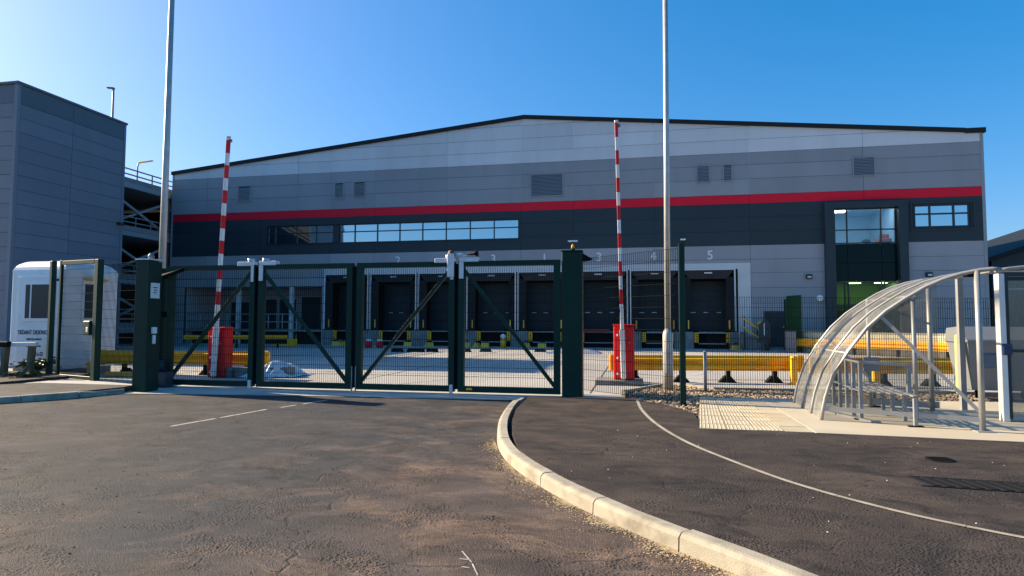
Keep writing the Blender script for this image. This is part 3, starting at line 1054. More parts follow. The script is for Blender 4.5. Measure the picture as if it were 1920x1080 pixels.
# loading docks
EX = [-20.35, -17.12, -13.83, -10.6, -7.33, -4.15, -.5, 2.5, 5.63]
fa = MB(W)
fa.b2(-20.35, 6.42, YF-.03, YF+.2, 4.66, 5.0)
fa.b2(5.72, 6.42, YF-.03, YF+.2, 0, 4.66)
fa.build('dock_fascia', M_fascia)
dw = MB(W)
dw.b2(-20.35, 5.72, YF+1.55, YF+1.7, 0, 4.66)
dw.b2(-20.35, 5.72, YF+.2, YF+1.55, 4.45, 4.66)
for e in EX:
    dw.b2(e-.12, e+.12, YF+.03, YF+1.54, 1.0, 4.45)
dw.build('dock_tunnel', M_black)
dk = MB(W)
dk.b2(-20.35, 5.72, YF+.35, YF+1.54, .0, .98)
dk.build('dock_pit', M_black)
t0 = None
NUM = ['', '2', '', '3', '1', '3', '4', '5']
for i in range(8):
    e0, e1 = EX[i], EX[i+1]
    # white jambs and head trim
    tm = MB(W)
    tm.extr([(e0+.045, 1.04), (e0+.125, 1.04), (e0+.125, 4.60), (e1-.125, 4.60), (e1-.125, 1.04), (e1-.045, 1.04), (e1-.045, 4.68), (e0+.045, 4.68)], YF-.10, YF+.02)
    tm.build('dock_frame', M_trim)
    cwd = .44
    for s, xa in ((1, e0+.13), (-1, e1-.13)):
        cu = MB(W)
        xb = xa+s*cwd
        cu.raw([(xa, YF-.06, 1.04), (xb, YF+.12, 1.04), (xb, YF+.12, 4.2), (xa, YF-.06, 4.2), (xa, YF+.0, 1.04), (xb, YF+.16, 1.04), (xb, YF+.16, 4.2), (xa, YF+.0, 4.2)],
               [(0, 1, 2, 3), (4, 5, 6, 7), (0, 1, 5, 4), (1, 2, 6, 5), (2, 3, 7, 6)])
        cu.build('side_curtain', M_curtain)
    MB(W).raw([(e0+.13, YF-.07, 4.6), (e1-.13, YF-.07, 4.6), (e1-.5, YF+.10, 4.10), (e0+.5, YF+.10, 4.10), (e0+.13, YF-.01, 4.6), (e1-.13, YF-.01, 4.6), (e1-.5, YF+.14, 4.10), (e0+.5, YF+.14, 4.10)],
              [(0, 1, 2, 3), (4, 5, 6, 7), (3, 2, 6, 7), (0, 3, 7, 4), (1, 2, 6, 5)]).build('head_curtain', mat('grey_curtain', (.022, .030, .038), .6, 0, .3, var=.15, vscale=2))
    xm = (e0+e1)/2
    MB(W).b2(xm-.22, xm+.22, YF-.075, YF-.062, 4.40, 4.47).build('maker_plate', M_wtxt)
    # sectional door
    dr = MB(W)
    hw = 1.18
    dr.b2(xm-hw-.05, xm-hw, YF+1.42, YF+1.54, 1.0, 4.05)
    dr.b2(xm+hw, xm+hw+.05, YF+1.42, YF+1.54, 1.0, 4.05)
    dob = dr.build('dock_door', M_frame)
    for k in range(5):
        z0 = 1.0+k*.61
        s_ = MB(W)
        s_.b2(xm-hw, xm+hw, YF+1.46, YF+1.54, z0+.008, z0+.602)
        for q in range(3):
            s_.b2(xm-hw, xm+hw, YF+1.452, YF+1.459, z0+.09+q*.18, z0+.13+q*.18)
        s_.build('door_section', M_door, dob)
    if i not in (0, 2):
        for dx in (-.75, 0, .75):
            MB(W).b2(xm+dx-.14, xm+dx+.14, YF+1.44, YF+1.449, 2.12, 2.17).build('door_sticker', M_wtxt)
    # yellow guide markers, bumpers, leveller lip
    for x in (e0+.42, e1-.42):
        MB(W).b2(x-.035, x+.035, YF-.075, YF-.03, 1.16, 1.66).build('guide_marker', M_yel2)
    for x in (e0+.86, e1-.52):
        mb = MB(W)
        mb.b2(x-.11, x+.11, YF-.16, YF+.0, .36, .95, .02)
        mb.use(M_yel).use(M_black)
        for f in mb.b.faces: f.material_index = 0
        for k in range(4):
            mb.b2(x-.05, x+.05, YF-.172, YF-.162, .42+k*.13, .47+k*.13)
        mb.build('dock_bumper')
    mb = MB(W)
    mb.b2(e0+.98, e1-.64, YF-.02, YF+.34, .90, .99)
    mb.build('leveller_lip', M_steel if i > 5 else M_pier)
    if i == 5:
        MB(W).b2(xm-.85, xm+.7, YF-.30, YF+.2, 1.0, 1.14, .02).build('raised_lip', M_redlip)
    MB(W).b2(e0+.98, e1-.64, YF-.05, YF+.0, .27, .33).build('pit_edge', M_steel)
    if NUM[i]:
        nx = {'2': -15.19, '1': -5.61, '4': .95, '5': 4.19}.get(NUM[i], -8.85 if i == 3 else -2.27)
        text_mesh(NUM[i], .74, M_wtxt, (nx, YF-.006, 5.24), (R(90), 0, 0), 'dock_number', root=W, align='CENTER')
for i, e in enumerate(EX):
    x0, x1 = e-.40, e+.72
    if i == 0: x0 = e
    if i == 8: x1 = e+.09
    MB(W).b2(x0, x1, YF-.05, YF+.35, 0, .99, .02).build('dock_pier', M_pier)
MB(W).b2(-1.35, -.95, YF-.006, YF-.003, 5.2, 5.25).b.free()
# recessed bay on the left with platform and railing
rc = MB(W)
rc.b2(-30.9, -20.36, YF+2.6, YF+2.7, 0, 3.85)
rc.b2(-31.0, -30.9, YF+.26, YF+2.6, 0, 3.85)
rc.b2(-20.48, -20.36, YF+.0, YF+2.6, 0, 3.85)
rc.b2(-30.9, -20.48, YF+.26, YF+2.6, 3.85, 3.95)
rc.build('recess_wall', M_mid2)
rb = MB(W)
for x0, x1, z1 in ((-26.6, -25.4, 3.1), (-25.1, -23.9, 3.1), (-23.4, -22.0, 3.25), (-21.9, -20.9, 3.3), (-29.0, -27.6, 2.9)):
    MB(W).b2(x0, x1, YF+2.53, YF+2.59, 1.02, z1).build('recess_door', M_door)
rb.b.free()
MB(W).b2(-30.85, -20.5, YF+.1, YF+2.59, .86, 1.0).build('platform', M_deck)
MB(W).b2(-30.85, -20.5, YF+.9, YF+1.0, .0, .85).build('platform_base', M_void)
for x in (-26.75, -22.75):
    MB(W).b2(x-.12, x+.12, YF+.02, YF+.26, 0, 3.84).build('recess_column', M_fascia)
rl2 = MB(W)
for z in (1.5, 2.02):
    rl2.tube([(-30.6, YF+.0, z), (-22.3, YF+.0, z)], .03, 6)
for k in range(9):
    x = -30.6 + k*1.0375
    rl2.tube([(x, YF+.0, .9 if k not in (0, 8) else 0), (x, YF+.0, 2.02)], .035, 6)
rl2.b2(-30.6, -22.3, YF-.04, YF+.08, .86, 1.0)
rl2.build('platform_railing', M_alu)
# floodlights and sensors on the wall
for (x, z) in ((9.54, 4.15), (15.67, 4.19)):
    mb = MB(W)
    mb.b2(x-.16, x+.16, YF-.2, YF-.004, z-.13, z+.13, .02)
    mb.use(M_frame).use(M_trim)
    for f in mb.b.faces: f.material_index = 0
    mb.b2(x-.1, x+.1, YF-.215, YF-.203, z-.07, z+.02)
    mb.build('floodlight')
MB(W).tube([(10.1, YF-.004, 2.93), (10.1, YF-.12, 2.93)], .17, 16).build('bulkhead_light', M_grp2)
mb = MB(W)
mb.tube([(2.65, YF-.004, 6.41), (2.65, YF-.25, 6.41)], .04, 6)
mb.b2(2.5, 2.8, YF-.42, YF-.2, 6.36, 6.44, .02)
mb.build('security_camera', M_grp2)
mb = MB(W)
mb.b2(7.2, 8.2, YF-.05, YF-.003, .15, 2.1)
mb.build('staff_door', M_door)
mb = MB(W)
mb.b2(7.12, 7.2, YF-.08, YF-.003, .0, 2.2)
mb.b2(8.2, 8.28, YF-.08, YF-.003, .0, 2.2)
mb.b2(7.2, 8.2, YF-.08, YF-.003, 2.1, 2.2)
mb.build('door_frame', M_frame)

# dock steps with yellow handrails
t = thing('dock_steps', 'dark steel steps with two pale yellow handrails beside dock five', 'steps', (6.3, 37.2, 0))
for k in range(5):
    MB(t).b2(5.75+k*.26, 6.02+k*.26, 36.9, 37.8, 0, 1.0-k*.2).build('step', M_pier)
for z in (.45, .95):
    MB(t).tube([(5.75, 36.85, 1.05+z-.2), (7.0, 36.85, .2+z-.25)], .06, 8).build('handrail', M_yel2)
for k in range(2):
    x = 5.85+k*1.1
    MB(t).tube([(x, 36.85, .0), (x, 36.85, 1.9-k*.85)], .035, 6).build('rail_post', M_frame)
t = thing('notice_board', 'dark hooded notice board on two legs in front of the staff door', 'notice board', (6.75, 35.8, 0))
MB(t).extr([(6.42, .5), (6.98, .42), (7.02, 1.5), (6.75, 1.72), (6.45, 1.45)], 35.75, 35.88).build('board', M_dark)
MB(t).b2(6.66, 6.71, 35.735, 35.748, .85, 1.5).build('white_strip', M_wtxt)
for x in (6.55, 6.85):
    MB(t).b2(x-.04, x+.04, 35.78, 35.86, 0, .46).build('leg', M_frame)
for (x, y, lb) in ((6.9, 37.3, 'arched steel hoop with yellow foam pads left of the staff door'), (8.3, 37.1, 'arched steel hoop with yellow foam pads right of the staff door')):
    t = thing('hoop_guard', lb, 'barrier', (x, y, 0), 'padded hoops by the staff door')
    MB(t).tube([(x-.3, y, 0), (x-.3, y, 1.3), (x-.2, y, 1.5), (x+.2, y, 1.5), (x+.3, y, 1.3), (x+.3, y, 0)], .05, 8).build('hoop', M_frame)
    for s in (-1, 1):
        MB(t).tube([(x+s*.33, y-.02, 1.25), (x+s*.25, y-.02, 1.5), (x+s*.06, y-.02, 1.58)], .085, 8).build('foam_pad', M_yel2)
t = thing('green_gate', 'green solid steel gate standing ajar near the reception', 'gate', (8.2, 35.5, 0))
MB(t).bar((7.90, 35.9, 1.5), (8.32, 34.7, 1.5), .05, 2.95).build('leaf', mat('mid_green_paint', (.004, .055, .018), .5, 0, .3))
MB(t).b2(7.74, 7.84, 35.86, 35.96, 0, 2.8).build('post', M_green)
t = thing('grey_bollard_cabinet', 'small grey cabinet at the end of the far yellow rail', 'cabinet', (7.65, 34.4, 0))
MB(t).b2(7.45, 7.95, 34.2, 34.6, 0, 1.1, .03).build('body', M_bin)
MB(t).b2(7.42, 7.98, 34.17, 34.63, 1.1, 1.15, .02).build('lid', M_dark)
MB(t).b2(7.5, 7.9, 34.185, 34.198, .15, .95).build('door', M_bin)

# things lying about by the docks
def chock(x, y, rz, lb):
    t = thing('wheel_chock', lb, 'wheel chock', (0, 0, 0), 'yellow wheel chocks in front of the docks')
    mb = MB()
    mb.root = t
    mb.extrx([(-.2, 0), (.2, 0), (.06, .24), (-.06, .26)], -.24, .24)
    mb.build('wedge', M_yel2)
    mb = MB()
    mb.root = t
    mb.tube([(-.15, 0, .26), (-.1, 0, .36), (.1, 0, .36), (.15, 0, .26)], .03, 6)
    mb.build('handle', M_black)
    t.location = (x, y, .005)
    t.rotation_euler = (0, 0, rz)
    return t
ch = chock(-18.9, 37.0, .3, 'yellow wheel chock beneath the leftmost dark dock')
for (x, y, rz, lb) in ((-18.3, 36.9, 1.2, 'yellow wheel chock lying second from the left end of the docks'), (-17.8, 36.8, .6, 'third yellow wheel chock from the left, beside the red drums'),
                       (-14.1, 37.1, .2, 'yellow wheel chock between the red drums and the bare pier'), (-12.6, 36.8, 1.0, 'yellow wheel chock beneath the 2, right of the pale tin'),
                       (-10.3, 37.0, .4, 'yellow wheel chock tucked at the pier under the white bracket gate'), (-9.6, 36.9, 1.4, 'pair-left yellow wheel chock under dock three'),
                       (-9.1, 36.95, .1, 'pair-right yellow wheel chock under dock three'), (-6.6, 37.0, .9, 'yellow wheel chock below the dock marked 1'),
                       (-5.6, 36.9, .2, 'yellow wheel chock nearest the right green gate post'), (5.4, 37.0, .7, 'yellow wheel chock below dock five at the steps')):
    copy_tree(ch, (x, y, .005), rz, lb)
BL = [(-11.9, 29.85, 'k'), (-11.0, 30.1, 'k'), (-10.2, 30.3, 'k'), (-8.6, 30.7, 'g'), (-7.6, 31.0, 'g'), (-4.9, 31.7, 'g')]
LBK = ['leftmost black rubber block on the yard', 'longest black rubber block on the yard', 'black rubber block right of the longest black one', 'green rubber block under dock three, left of its pair', 'green rubber block under dock three, right of its pair', 'green rubber block alone before the dock marked 1']
for k, (x, y, c) in enumerate(BL):
    w_ = .9 if k == 1 else .6
    mb = MB()
    mb.extr([(x-w_/2, .005), (x+w_/2, .005), (x+w_/2-.08, .18), (x-w_/2+.08, .18)], y-.15, y+.15)
    tag(mb.build('rubber_block', M_green if c == 'g' else M_black), LBK[k], 'rubber block', 'rubber blocks on the yard')
for (x, y, lb) in ((-15.5, 34.4, 'red drum with white top, left of the pair by the concrete pier'), (-14.85, 34.5, 'red drum with white top, right of the pair by the concrete pier')):
    t = thing('drum', lb, 'drum', (x, y, 0), 'red drums before the second dock')
    MB(t).tube([(x, y, .005), (x, y, .1), (x, y, .38)], [.17, .2, .2], 12).build('body', M_rbar)
    MB(t).tube([(x, y, .38), (x, y, .52)], [.17, .15], 12).build('lid', M_wbar)
t = thing('yellow_bollard', 'stubby yellow bollard with round white ball on top under dock three', 'bollard', (-7.9, 36.6, 0))
MB(t).tube([(-7.9, 36.6, 0), (-7.9, 36.6, .5)], .16, 10).build('post', M_yel)
MB(t).tube([(-7.9, 36.6, .5), (-7.9, 36.6, .56), (-7.9, 36.6, .68), (-7.9, 36.6, .78), (-7.9, 36.6, .82)], [.06, .14, .17, .12, .03], 10).build('ball', M_wbar)
t = thing('hand_pallet_truck', 'yellow and grey pallet jack left of the docks', 'pallet truck', (-20.5, 34.0, 0))
for s in (-.2, .2):
    MB(t).b2(-21.4, -20.4, 34+s-.07, 34+s+.07, .08, .16, .01).build('fork', M_yel)
MB(t).b2(-20.4, -20.0, 33.75, 34.25, .06, .5, .04).build('pump_body', M_yel)
MB(t).tube([(-20.1, 34, .45), (-19.9, 34, 1.0)], .03, 6).build('tiller', M_black)
MB(t).tube([(-19.9, 33.82, 1.0), (-19.9, 34.18, 1.0)], .03, 6).build('grip', M_yel)
t = thing('blue_sheet', 'crumpled blue and cream sheet on the yard left of the right red barrier', 'sheet', (-3.2, 31, 0))
mb = MB(t)
vs, fs = [], []
for i in range(9):
    for j in range(6):
        vs.append((-4.4+i*.33+random.uniform(-.05, .05), 30.2+j*.3, .01+max(0, .28*math.sin(i*.39)*math.sin(j*.62)+random.uniform(-.04, .05))))
for i in range(8):
    for j in range(5):
        fs.append((i*6+j, i*6+j+1, i*6+j+7, i*6+j+6))
mb.raw(vs, fs, smooth=True)
mb.build('sheet', mat('blue_tarpaulin', (.10, .17, .36), .6, var=.4, vscale=1.2, dirt=(.55, .5, .4), dirt_scale=.9, dirt_amt=.9))

# ------------------------------------------------------------------ tower and multi-storey car park on the left
T = thing('clad_tower', 'tall blue-grey panel-clad stair tower at the left edge', 'building', (-33, 25.4, 0))
XT, Y0, Y1, HT = -27.0, 22.4, 28.42, 12.2
MB(T).b2(-45, XT-.03, Y0+.03, Y1, 0, HT-.05).build('core', M_joint)
z = 0.0
zr = []
ztop = HT-.12
zb = ztop-.86
zz = zb
while zz > .3:
    zr.append((zz-.645, zz, M_tower))
    zz -= .645
zr.append((zb, ztop, M_towerd))
zr.append((0, zz, M_tower))
for (z0, z1, mm) in zr:
    for (a, c) in ((Y0+.16, 25.22), (25.22, Y1-.16)):
        MB(T).b2(XT-.03, XT+random.uniform(-.002, .002), a+g_, c-g_, z0+g_, z1-g_).build('wall_panel', mm)
    for (a, c) in ((-45, -39), (-39, -33), (-33, XT-.18)):
        MB(T).b2(a+g_, c-g_, Y0+random.uniform(-.002, .002), Y0+.03, z0+g_, z1-g_).build('wall_panel', mm)
tr = MB(T)
tr.b2(XT-.17, XT+.012, Y0-.012, Y0+.15, 0, ztop)
tr.b2(XT-.03, XT+.012, Y1-.15, Y1, 0, ztop)
tr.b2(XT-.03, XT+.008, 25.19, 25.25, 0, zb-6.5)
tr.build('corner_trim', M_tower)
cp = MB(T)
cp.b2(-45, XT+.07, Y0-.08, Y1+.05, ztop, HT, .02)
cp.build('parapet_cap', M_towerd)
mb = MB(T)
mb.b2(-27.0, -26.75, 28.0, 28.3, 6.6, 6.75, .02)
mb.build('floodlight', M_frame)

K = thing('car_park', 'open steel-framed multi-storey car park between the clad tower and warehouse', 'car park', (-36, 33.3, 0))
XP = -32.4
CY0, CY1 = 28.44, 46
for i, zt in enumerate((1.3, 4.46, 7.6, 10.72)):
    MB(K).b2(-50, XP-.12, CY0, CY1, zt-.55, zt-.3).build('deck', M_deck)
    MB(K).b2(XP-.1, XP+.1, CY0, CY1, zt-.55, zt-.25, .01).build('edge_beam', M_beam)
    MB(K).b2(XP-.06, XP+.02, CY0, CY1, zt-.22, zt+.12).build('parapet_panel', M_deck)
    for q in range(2):
        MB(K).tube([(XP, CY0, zt+.35+q*.35), (XP, CY1, zt+.35+q*.35)], .05, 6).build('guard_rail', M_steel)
    pb = MB(K)
    for k in range(10):
        y = CY0+.2+k*1.3
        MB(K).b2(XP-.03, XP+.03, y-.03, y+.03, zt+.12, zt+.72).build('rail_post', M_steel)
    pb.b.free()
    if i < 3:
        z1 = zt+2.3
        MB(K).bar((XP-.25, 32.9, zt-.2+2.5), (XP-.25, 38.4, zt-.1), .14, .14).build('cross_brace', M_beam)
        MB(K).bar((XP-.40, 32.9, zt-.1), (XP-.40, 38.4, zt-.2+2.5), .14, .14).build('cross_brace', M_beam)
for y in (29.0, 32.6, 38.6):
    MB(K).b2(XP-.6, XP-.42, y-.1, y+.1, 0, 10.2).build('column', M_beam)
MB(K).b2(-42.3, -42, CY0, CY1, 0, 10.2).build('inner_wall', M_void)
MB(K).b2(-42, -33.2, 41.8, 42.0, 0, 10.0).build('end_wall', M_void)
for zt in (10.1, 7.0, 3.9):
    MB(K).b2(-36.3, -35.7, 35.2, 35.35, zt-.12, zt-.05).build('strip_light', M_trim)
t = thing('roof_lamp', 'slim single-arm lamp post on the car park roof behind the clad tower', 'lamp post', (-33.0, 33.6, 10.42))
MB(t).tube([(-33.0, 33.6, 10.4), (-33.0, 33.6, 16.5)], [.09, .06], 8).build('pole', M_steel)
MB(t).bar((-32.95, 33.6, 16.5), (-33.45, 33.6, 16.56), .2, .09, .02).build('lantern', M_frame)
t = thing('roof_lamp', 'low lamp arm just above the top parapet of the car park', 'lamp post', (-33.2, 36, 10.42))
MB(t).tube([(-33.2, 36, 10.4), (-33.2, 36, 12.0), (-33.1, 36, 12.25)], .05, 6).build('pole', M_steel)
MB(t).bar((-33.1, 36, 12.25), (-32.2, 36.2, 12.4), .16, .08, .02).build('lantern', M_yel2)
# building on the right behind the warehouse
B = thing('far_building', 'low dark building with sloping roof behind the right end of the warehouse', 'building', (32, 50, 0))
MB(B).extr([(22.7, 0), (35, 0), (35, 9.85), (22.7, 5.6)], 46, 64).build('wall', M_dark)
rfb = MB(B)
rfb.extr([(21.9, 5.38), (36, 10.3), (36, 10.6), (21.9, 5.68)], 45.4, 66)
rfb.build('roof', M_flash)
for k in range(4):
    x = 23.2+k*1.9
    wb = MB(B)
    wb.b2(x, x+1.5, 45.9, 45.99, .9, 3.8)
    wo = wb.build('window', M_trim)
    MB(B).b2(x+.08, x+1.42, 45.88, 45.897, .98, 3.72).build('pane', M_glass_dk, wo)

# ------------------------------------------------------------------ street lamps
def street_lamp(x, y, lb, r0, r1, zc, lean=0., H=10.2):
    t = thing('street_lamp', lb, 'street lamp', (x, y, 0), 'galvanised lamp posts at the gateway')
    MB(t).tube([(x, y, 0), (x, y, zc-.06), (x+.001, y, zc+.06)], [r0, r0, r1], 16).build('base_tube', M_pole)
    MB(t).tube([(x, y, zc+.05), (x+lean*.5, y, 5), (x+lean, y, H)], [r1, r1*.9, r1*.75], 16).build('pole', M_pole)
    MB(t).b2(x-.05, x+.05, y-r0-.006, y-r0+.03, .45, 1.0, .005).build('service_door', M_pole)
    MB(t).bar((x+lean, y, H), (x+lean, y-.9, H+.1), .22, .1, .03).build('lantern', M_bin)
    return t
street_lamp(.62, 13.6, 'tall galvanised lamp post standing in the shingle right of the right barrier', .105, .066, 1.32, .03)
t = thing('marker_post', 'short thin galvanised post in the shingle left of the shelter', 'post', (1.37, 13.6, 0))
MB(t).tube([(1.37, 13.6, 0), (1.37, 13.6, .88)], .035, 8).build('shaft', M_steel)
MB(t).tube([(1.37, 13.6, .88), (1.37, 13.6, .92)], [.042, .02], 8).build('cap', M_steel)
street_lamp(-11.46, 13.3, 'tall galvanised lamp post behind the left green gate post', .13, .085, 1.5, .02)


# ------------------------------------------------------------------ gates
YG = 12.7
def mesh_panel(mb, x0, x1, z0, z1, y, dx=.05, dz=.2, wr=.0031):
    n = int(round((x1-x0)/dx))
    for k in range(1, n):
        x = x0+(x1-x0)*k/n
        mb.b2(x-wr, x+wr, y-wr, y+wr, z0, z1)
    m_ = int(round((z1-z0)/dz))
    for k in range(1, m_):
        z = z0+(z1-z0)*k/m_
        mb.b2(x0, x1, y-wr*1.3-.006, y+wr*1.3-.006, z-wr*1.3, z+wr*1.3)
def leaf(root, x0, x1, rise):
    """one framed leaf; rise=+1 brace climbs to the right"""
    z0, z1 = .08, 2.79
    s = .13
    lf = MB(root)
    o_ = [(x0, z0-.03), (x1, z0-.03), (x1, z1), (x0, z1)]
    i_ = [(x0+s, z0+.09), (x1-s, z0+.09), (x1-s, z1-.11), (x0+s, z1-.11)]
    lf.raw([(x, YG+d_, z) for d_ in (-.06, .06) for x, z in o_+i_],
           [q for k in range(4) for q in ((k, (k+1) % 4, 4+(k+1) % 4, 4+k), (8+k, 12+k, 12+(k+1) % 4, 8+(k+1) % 4), (k, 8+k, 8+(k+1) % 4, (k+1) % 4), (4+k, 4+(k+1) % 4, 12+(k+1) % 4, 12+k))])
    lf = lf.build('leaf', M_green)
    a, b_ = ((x0+s*.7, z0+.1), (x1-s*.7, z1-.15)) if rise > 0 else ((x0+s*.7, z1-.15), (x1-s*.7, z0+.1))
    MB(root).bar((a[0], YG-.02, a[1]), (b_[0], YG-.02, b_[1]), .07, .085, .006, up=(0, 1, 0)).build('brace', M_green, lf)
    mp = MB(root)
    mesh_panel(mp, x0+s, x1-s, z0+.09, z1-.11, YG+.035)
    mp.build('wire_mesh', M_wire, lf, 'stuff')
    return lf
def hinge_arms(root, xa, xb):
    """zinc folding arms over the joint between two leaves"""
    h = MB(root)
    h.b2(xa-.42, xa-.0, YG-.085, YG+.08, 2.76, 2.86, .01)
    h.b2(xa-.07, xa-.0, YG-.09, YG-.062, 2.40, 2.76, .005)
    h.b2(xb+.0, xb+.42, YG-.085, YG+.08, 2.77, 2.87, .01)
    h.b2(xb+.0, xb+.10, YG-.09, YG-.062, 2.42, 2.77, .005)
    h.tube([(xa-.12, YG, 2.86), (xa-.12, YG, 2.93)], .08, 10)
    h.tube([(xb+.12, YG, 2.87), (xb+.12, YG, 2.93)], .08, 10)
    h.build('hinge_arm', M_bracket, None, 'stuff') if False else h.build('hinge_arm', M_bracket)
    MB(root).b2(xa+.005, xb-.005, YG+.0, YG+.05, .1, 2.74).build('joint_seal', M_black)
    MB(root).b2(xa-.07, xa+.0, YG-.10, YG-.062, .02, .2).build('foot_bracket', M_bracket)
# left pair, with its drive post
G1 = thing('bifold_gate', 'left pair of green mesh gate leaves on the thick post with a white notice', 'gate', (-10.4, 12.0, 0), 'bi-folding vehicle gates')
leaf(G1, -10.72, -8.47, 1)
leaf(G1, -8.38, -6.10, -1)
hinge_arms(G1, -8.49, -8.36)
for x in (-10.77, ):
    MB(G1).b2(x-.22, x-.06, YG-.15, YG+.12, 0, 2.74, .01).build('hinge_post', M_green)
pb = MB(G1)
pb.b2(-10.56, -10.22, 11.5, 11.78, -.0, 2.82, .012)
pb.build('drive_post', M_green)
pb = MB(G1)
pb.b2(-10.52, -10.27, 11.785, 11.93, 0, 2.80, .01)
pb.build('rear_post', M_green)
MB(G1).b2(-10.57, -10.21, 11.49, 11.94, 2.821, 2.85).build('post_cap', M_bracket)
sg = MB(G1).b2(-10.218, -10.205, 11.55, 11.80, 2.0, 2.33).build('notice', M_wbar)
for k, (a, c) in enumerate(((.07, .15), (.09, .17), (.06, .18))):
    MB(G1).b2(-10.204, -10.2015, 11.55+a, 11.55+c, 2.11+k*.055, 2.13+k*.055).build('print_line', M_txt, sg)
kp = MB(G1)
kp.b2(-10.218, -10.16, 11.60, 11.72, 1.24, 1.38, .01)
kp.b2(-10.218, -10.17, 11.63, 11.70, 1.02, 1.21, .01)
kp.build('keypad', M_grp2)
mb = MB(G1)
mb.tube([(-10.36, 11.7, 2.85), (-10.36, 11.7, 2.92), (-10.36, 11.7, 2.98)], [.05, .07, .03], 10)
mb.build('beacon', M_bin)
mb = MB(G1)
mb.b2(-10.9, -10.45, 12.35, 12.62, .0, .36, .02)
mb.tube([(-10.7, 12.45, .36), (-10.7, 12.45, .62)], .1, 10)
mb.build('gate_motor', mat('dark_blue_motor', (.012, .03, .05), .5))
mb = MB(G1)
mb.tube([(-10.75, 12.5, 2.55), (-10.5, 12.55, 2.62), (-10.3, 12.62, 2.7)], .045, 8)
mb.build('drive_arm', M_black)
for z in (.5, 1.6, 2.5):
    MB(G1).tube([(-10.8, YG-.03, z), (-10.8, YG-.03, z+.12)], .045, 8).build('hinge', M_black)
# right pair
G2 = thing('bifold_gate', 'right pair of green mesh gate leaves on the post with an amber beacon', 'gate', (-1.3, 12.85, 0), 'bi-folding vehicle gates')
leaf(G2, -6.0, -3.78, 1)
leaf(G2, -3.70, -1.55, -1)
hinge_arms(G2, -3.80, -3.68)
pb = MB(G2)
pb.b2(-1.51, -1.10, 12.62, 13.0, 0, 2.95, .014)
pb.build('drive_post', M_green)
MB(G2).b2(-1.52, -1.09, 12.61, 13.01, 2.951, 2.975).build('post_cap', M_green)
mb = MB(G2)
mb.tube([(-1.3, 12.8, 2.975), (-1.3, 12.8, 3.02)], .05, 10)
mb.use(M_black).use(M_amber)
for f in mb.b.faces: f.material_index = 0
mb.tube([(-1.3, 12.8, 3.02), (-1.3, 12.8, 3.07), (-1.3, 12.8, 3.12)], [.035, .034, .015], 10)
mb.use(M_grp2)
mb.b2(-1.40, -1.2, 12.76, 12.84, 3.17, 3.195)
mb.use(M_black)
mb.tube([(-1.3, 12.84, 3.02), (-1.3, 12.84, 3.18)], .012, 6)
mb.build('beacon')
mb = MB(G2)
mb.raw([(-1.10, 12.7, 2.92), (-1.10, 12.9, 2.92), (-.88, 12.8, 2.80), (-1.10, 12.7, 2.76), (-1.10, 12.9, 2.76), (-.95, 12.8, 2.77)], [(0, 1, 2), (0, 3, 5, 2), (1, 4, 5, 2), (3, 4, 5)])
mb.build('sounder_horn', M_black)
mb = MB(G2)
mb.b2(-3.93, -3.78, YG-.13, YG-.09, 2.45, 2.95, .01)
mb.build('bracket_plate', M_bracket)
mb = MB(G2)
mb.tube([(-3.86, YG-.05, 2.92), (-3.86, YG-.05, 2.97), (-3.86, YG-.05, 3.02)], [.07, .075, .05], 10)
mb.build('guide_roller', M_brown)
mb = MB(G2)
mb.use(M_bracket).tube([(-3.78, YG-.05, 2.92), (-3.58, YG-.05, 2.93)], .03, 8)
mb.use(M_black).tube([(-3.58, YG-.05, 2.93), (-3.36, YG-.05, 2.945), (-3.28, YG-.05, 2.95)], [.018, .03, .075], 8)
mb.build('guide_arm')
for k, x in enumerate((-6.07, -5.98)):
    MB(G1 if k == 0 else G2).tube([(x, YG-.08, -.0), (x, YG-.08, .55)], .014, 6).build('drop_bolt', M_steel)
MB(G2).b2(-3.5, -3.38, YG-.1, YG-.052, .1, .14).build('yellow_tag', M_yel)

MB(G1).b2(-6.095, -6.005, YG-.02, YG+.03, .08, 2.72).build('closing_seal', M_black)
# pedestrian gate on the left and its mesh return
PG = thing('pedestrian_gate', 'narrow green mesh pedestrian gate with lock box in front of the white kiosk', 'gate', (-13.6, 13, 0))
pa, pb_ = Vector((-14.68, 13.32, 0)), Vector((-12.60, 12.62, 0))
dr_ = (pb_-pa).normalized()
rotm = Matrix.Rotation(math.atan2(dr_.y, dr_.x), 3, 'Z')
MB(PG).box(pa+Vector((0, 0, 1.52)), (.12, .12, 3.04), rotm, .01).build('post', M_green)
MB(PG).box(pb_+Vector((0, 0, 1.49)), (.17, .14, 2.98), rotm, .01).build('post', M_green)
pc, pd = pa+dr_*.43, pb_-dr_*.17
fr_ = MB(PG)
fr_.box(pc+Vector((0, 0, 1.57)), (.085, .07, 2.94), rotm, .008)
lf = fr_.build('leaf', M_green)
MB(PG).bar(pc+Vector((0, 0, 2.97)), pd+Vector((0, 0, 2.94)), .06, .1, .006).build('top_rail', M_green, lf)
MB(PG).bar(pc+Vector((0, 0, .14)), pd+Vector((0, 0, .14)), .06, .09, .006).build('bottom_rail', M_green, lf)
wm = MB(PG)
L_ = (pd-pc).length
for k in range(1, int(L_/.05)):
    p = pc+dr_*(k*.05)
    wm.bar(p+Vector((0, 0, .18)), p+Vector((0, 0, 2.92)), .007, .007)
for k in range(1, 14):
    wm.bar(pc+Vector((0, -.008, .18+k*.2)), pd+Vector((0, -.008, .18+k*.2)), .009, .009)
wm.build('wire_mesh', M_wire, lf, 'stuff')
lk = pb_-dr_*.30
MB(PG).box(lk+Vector((0, -.06, 1.34)), (.30, .1, .34), rotm, .02).build('lock_box', M_green)
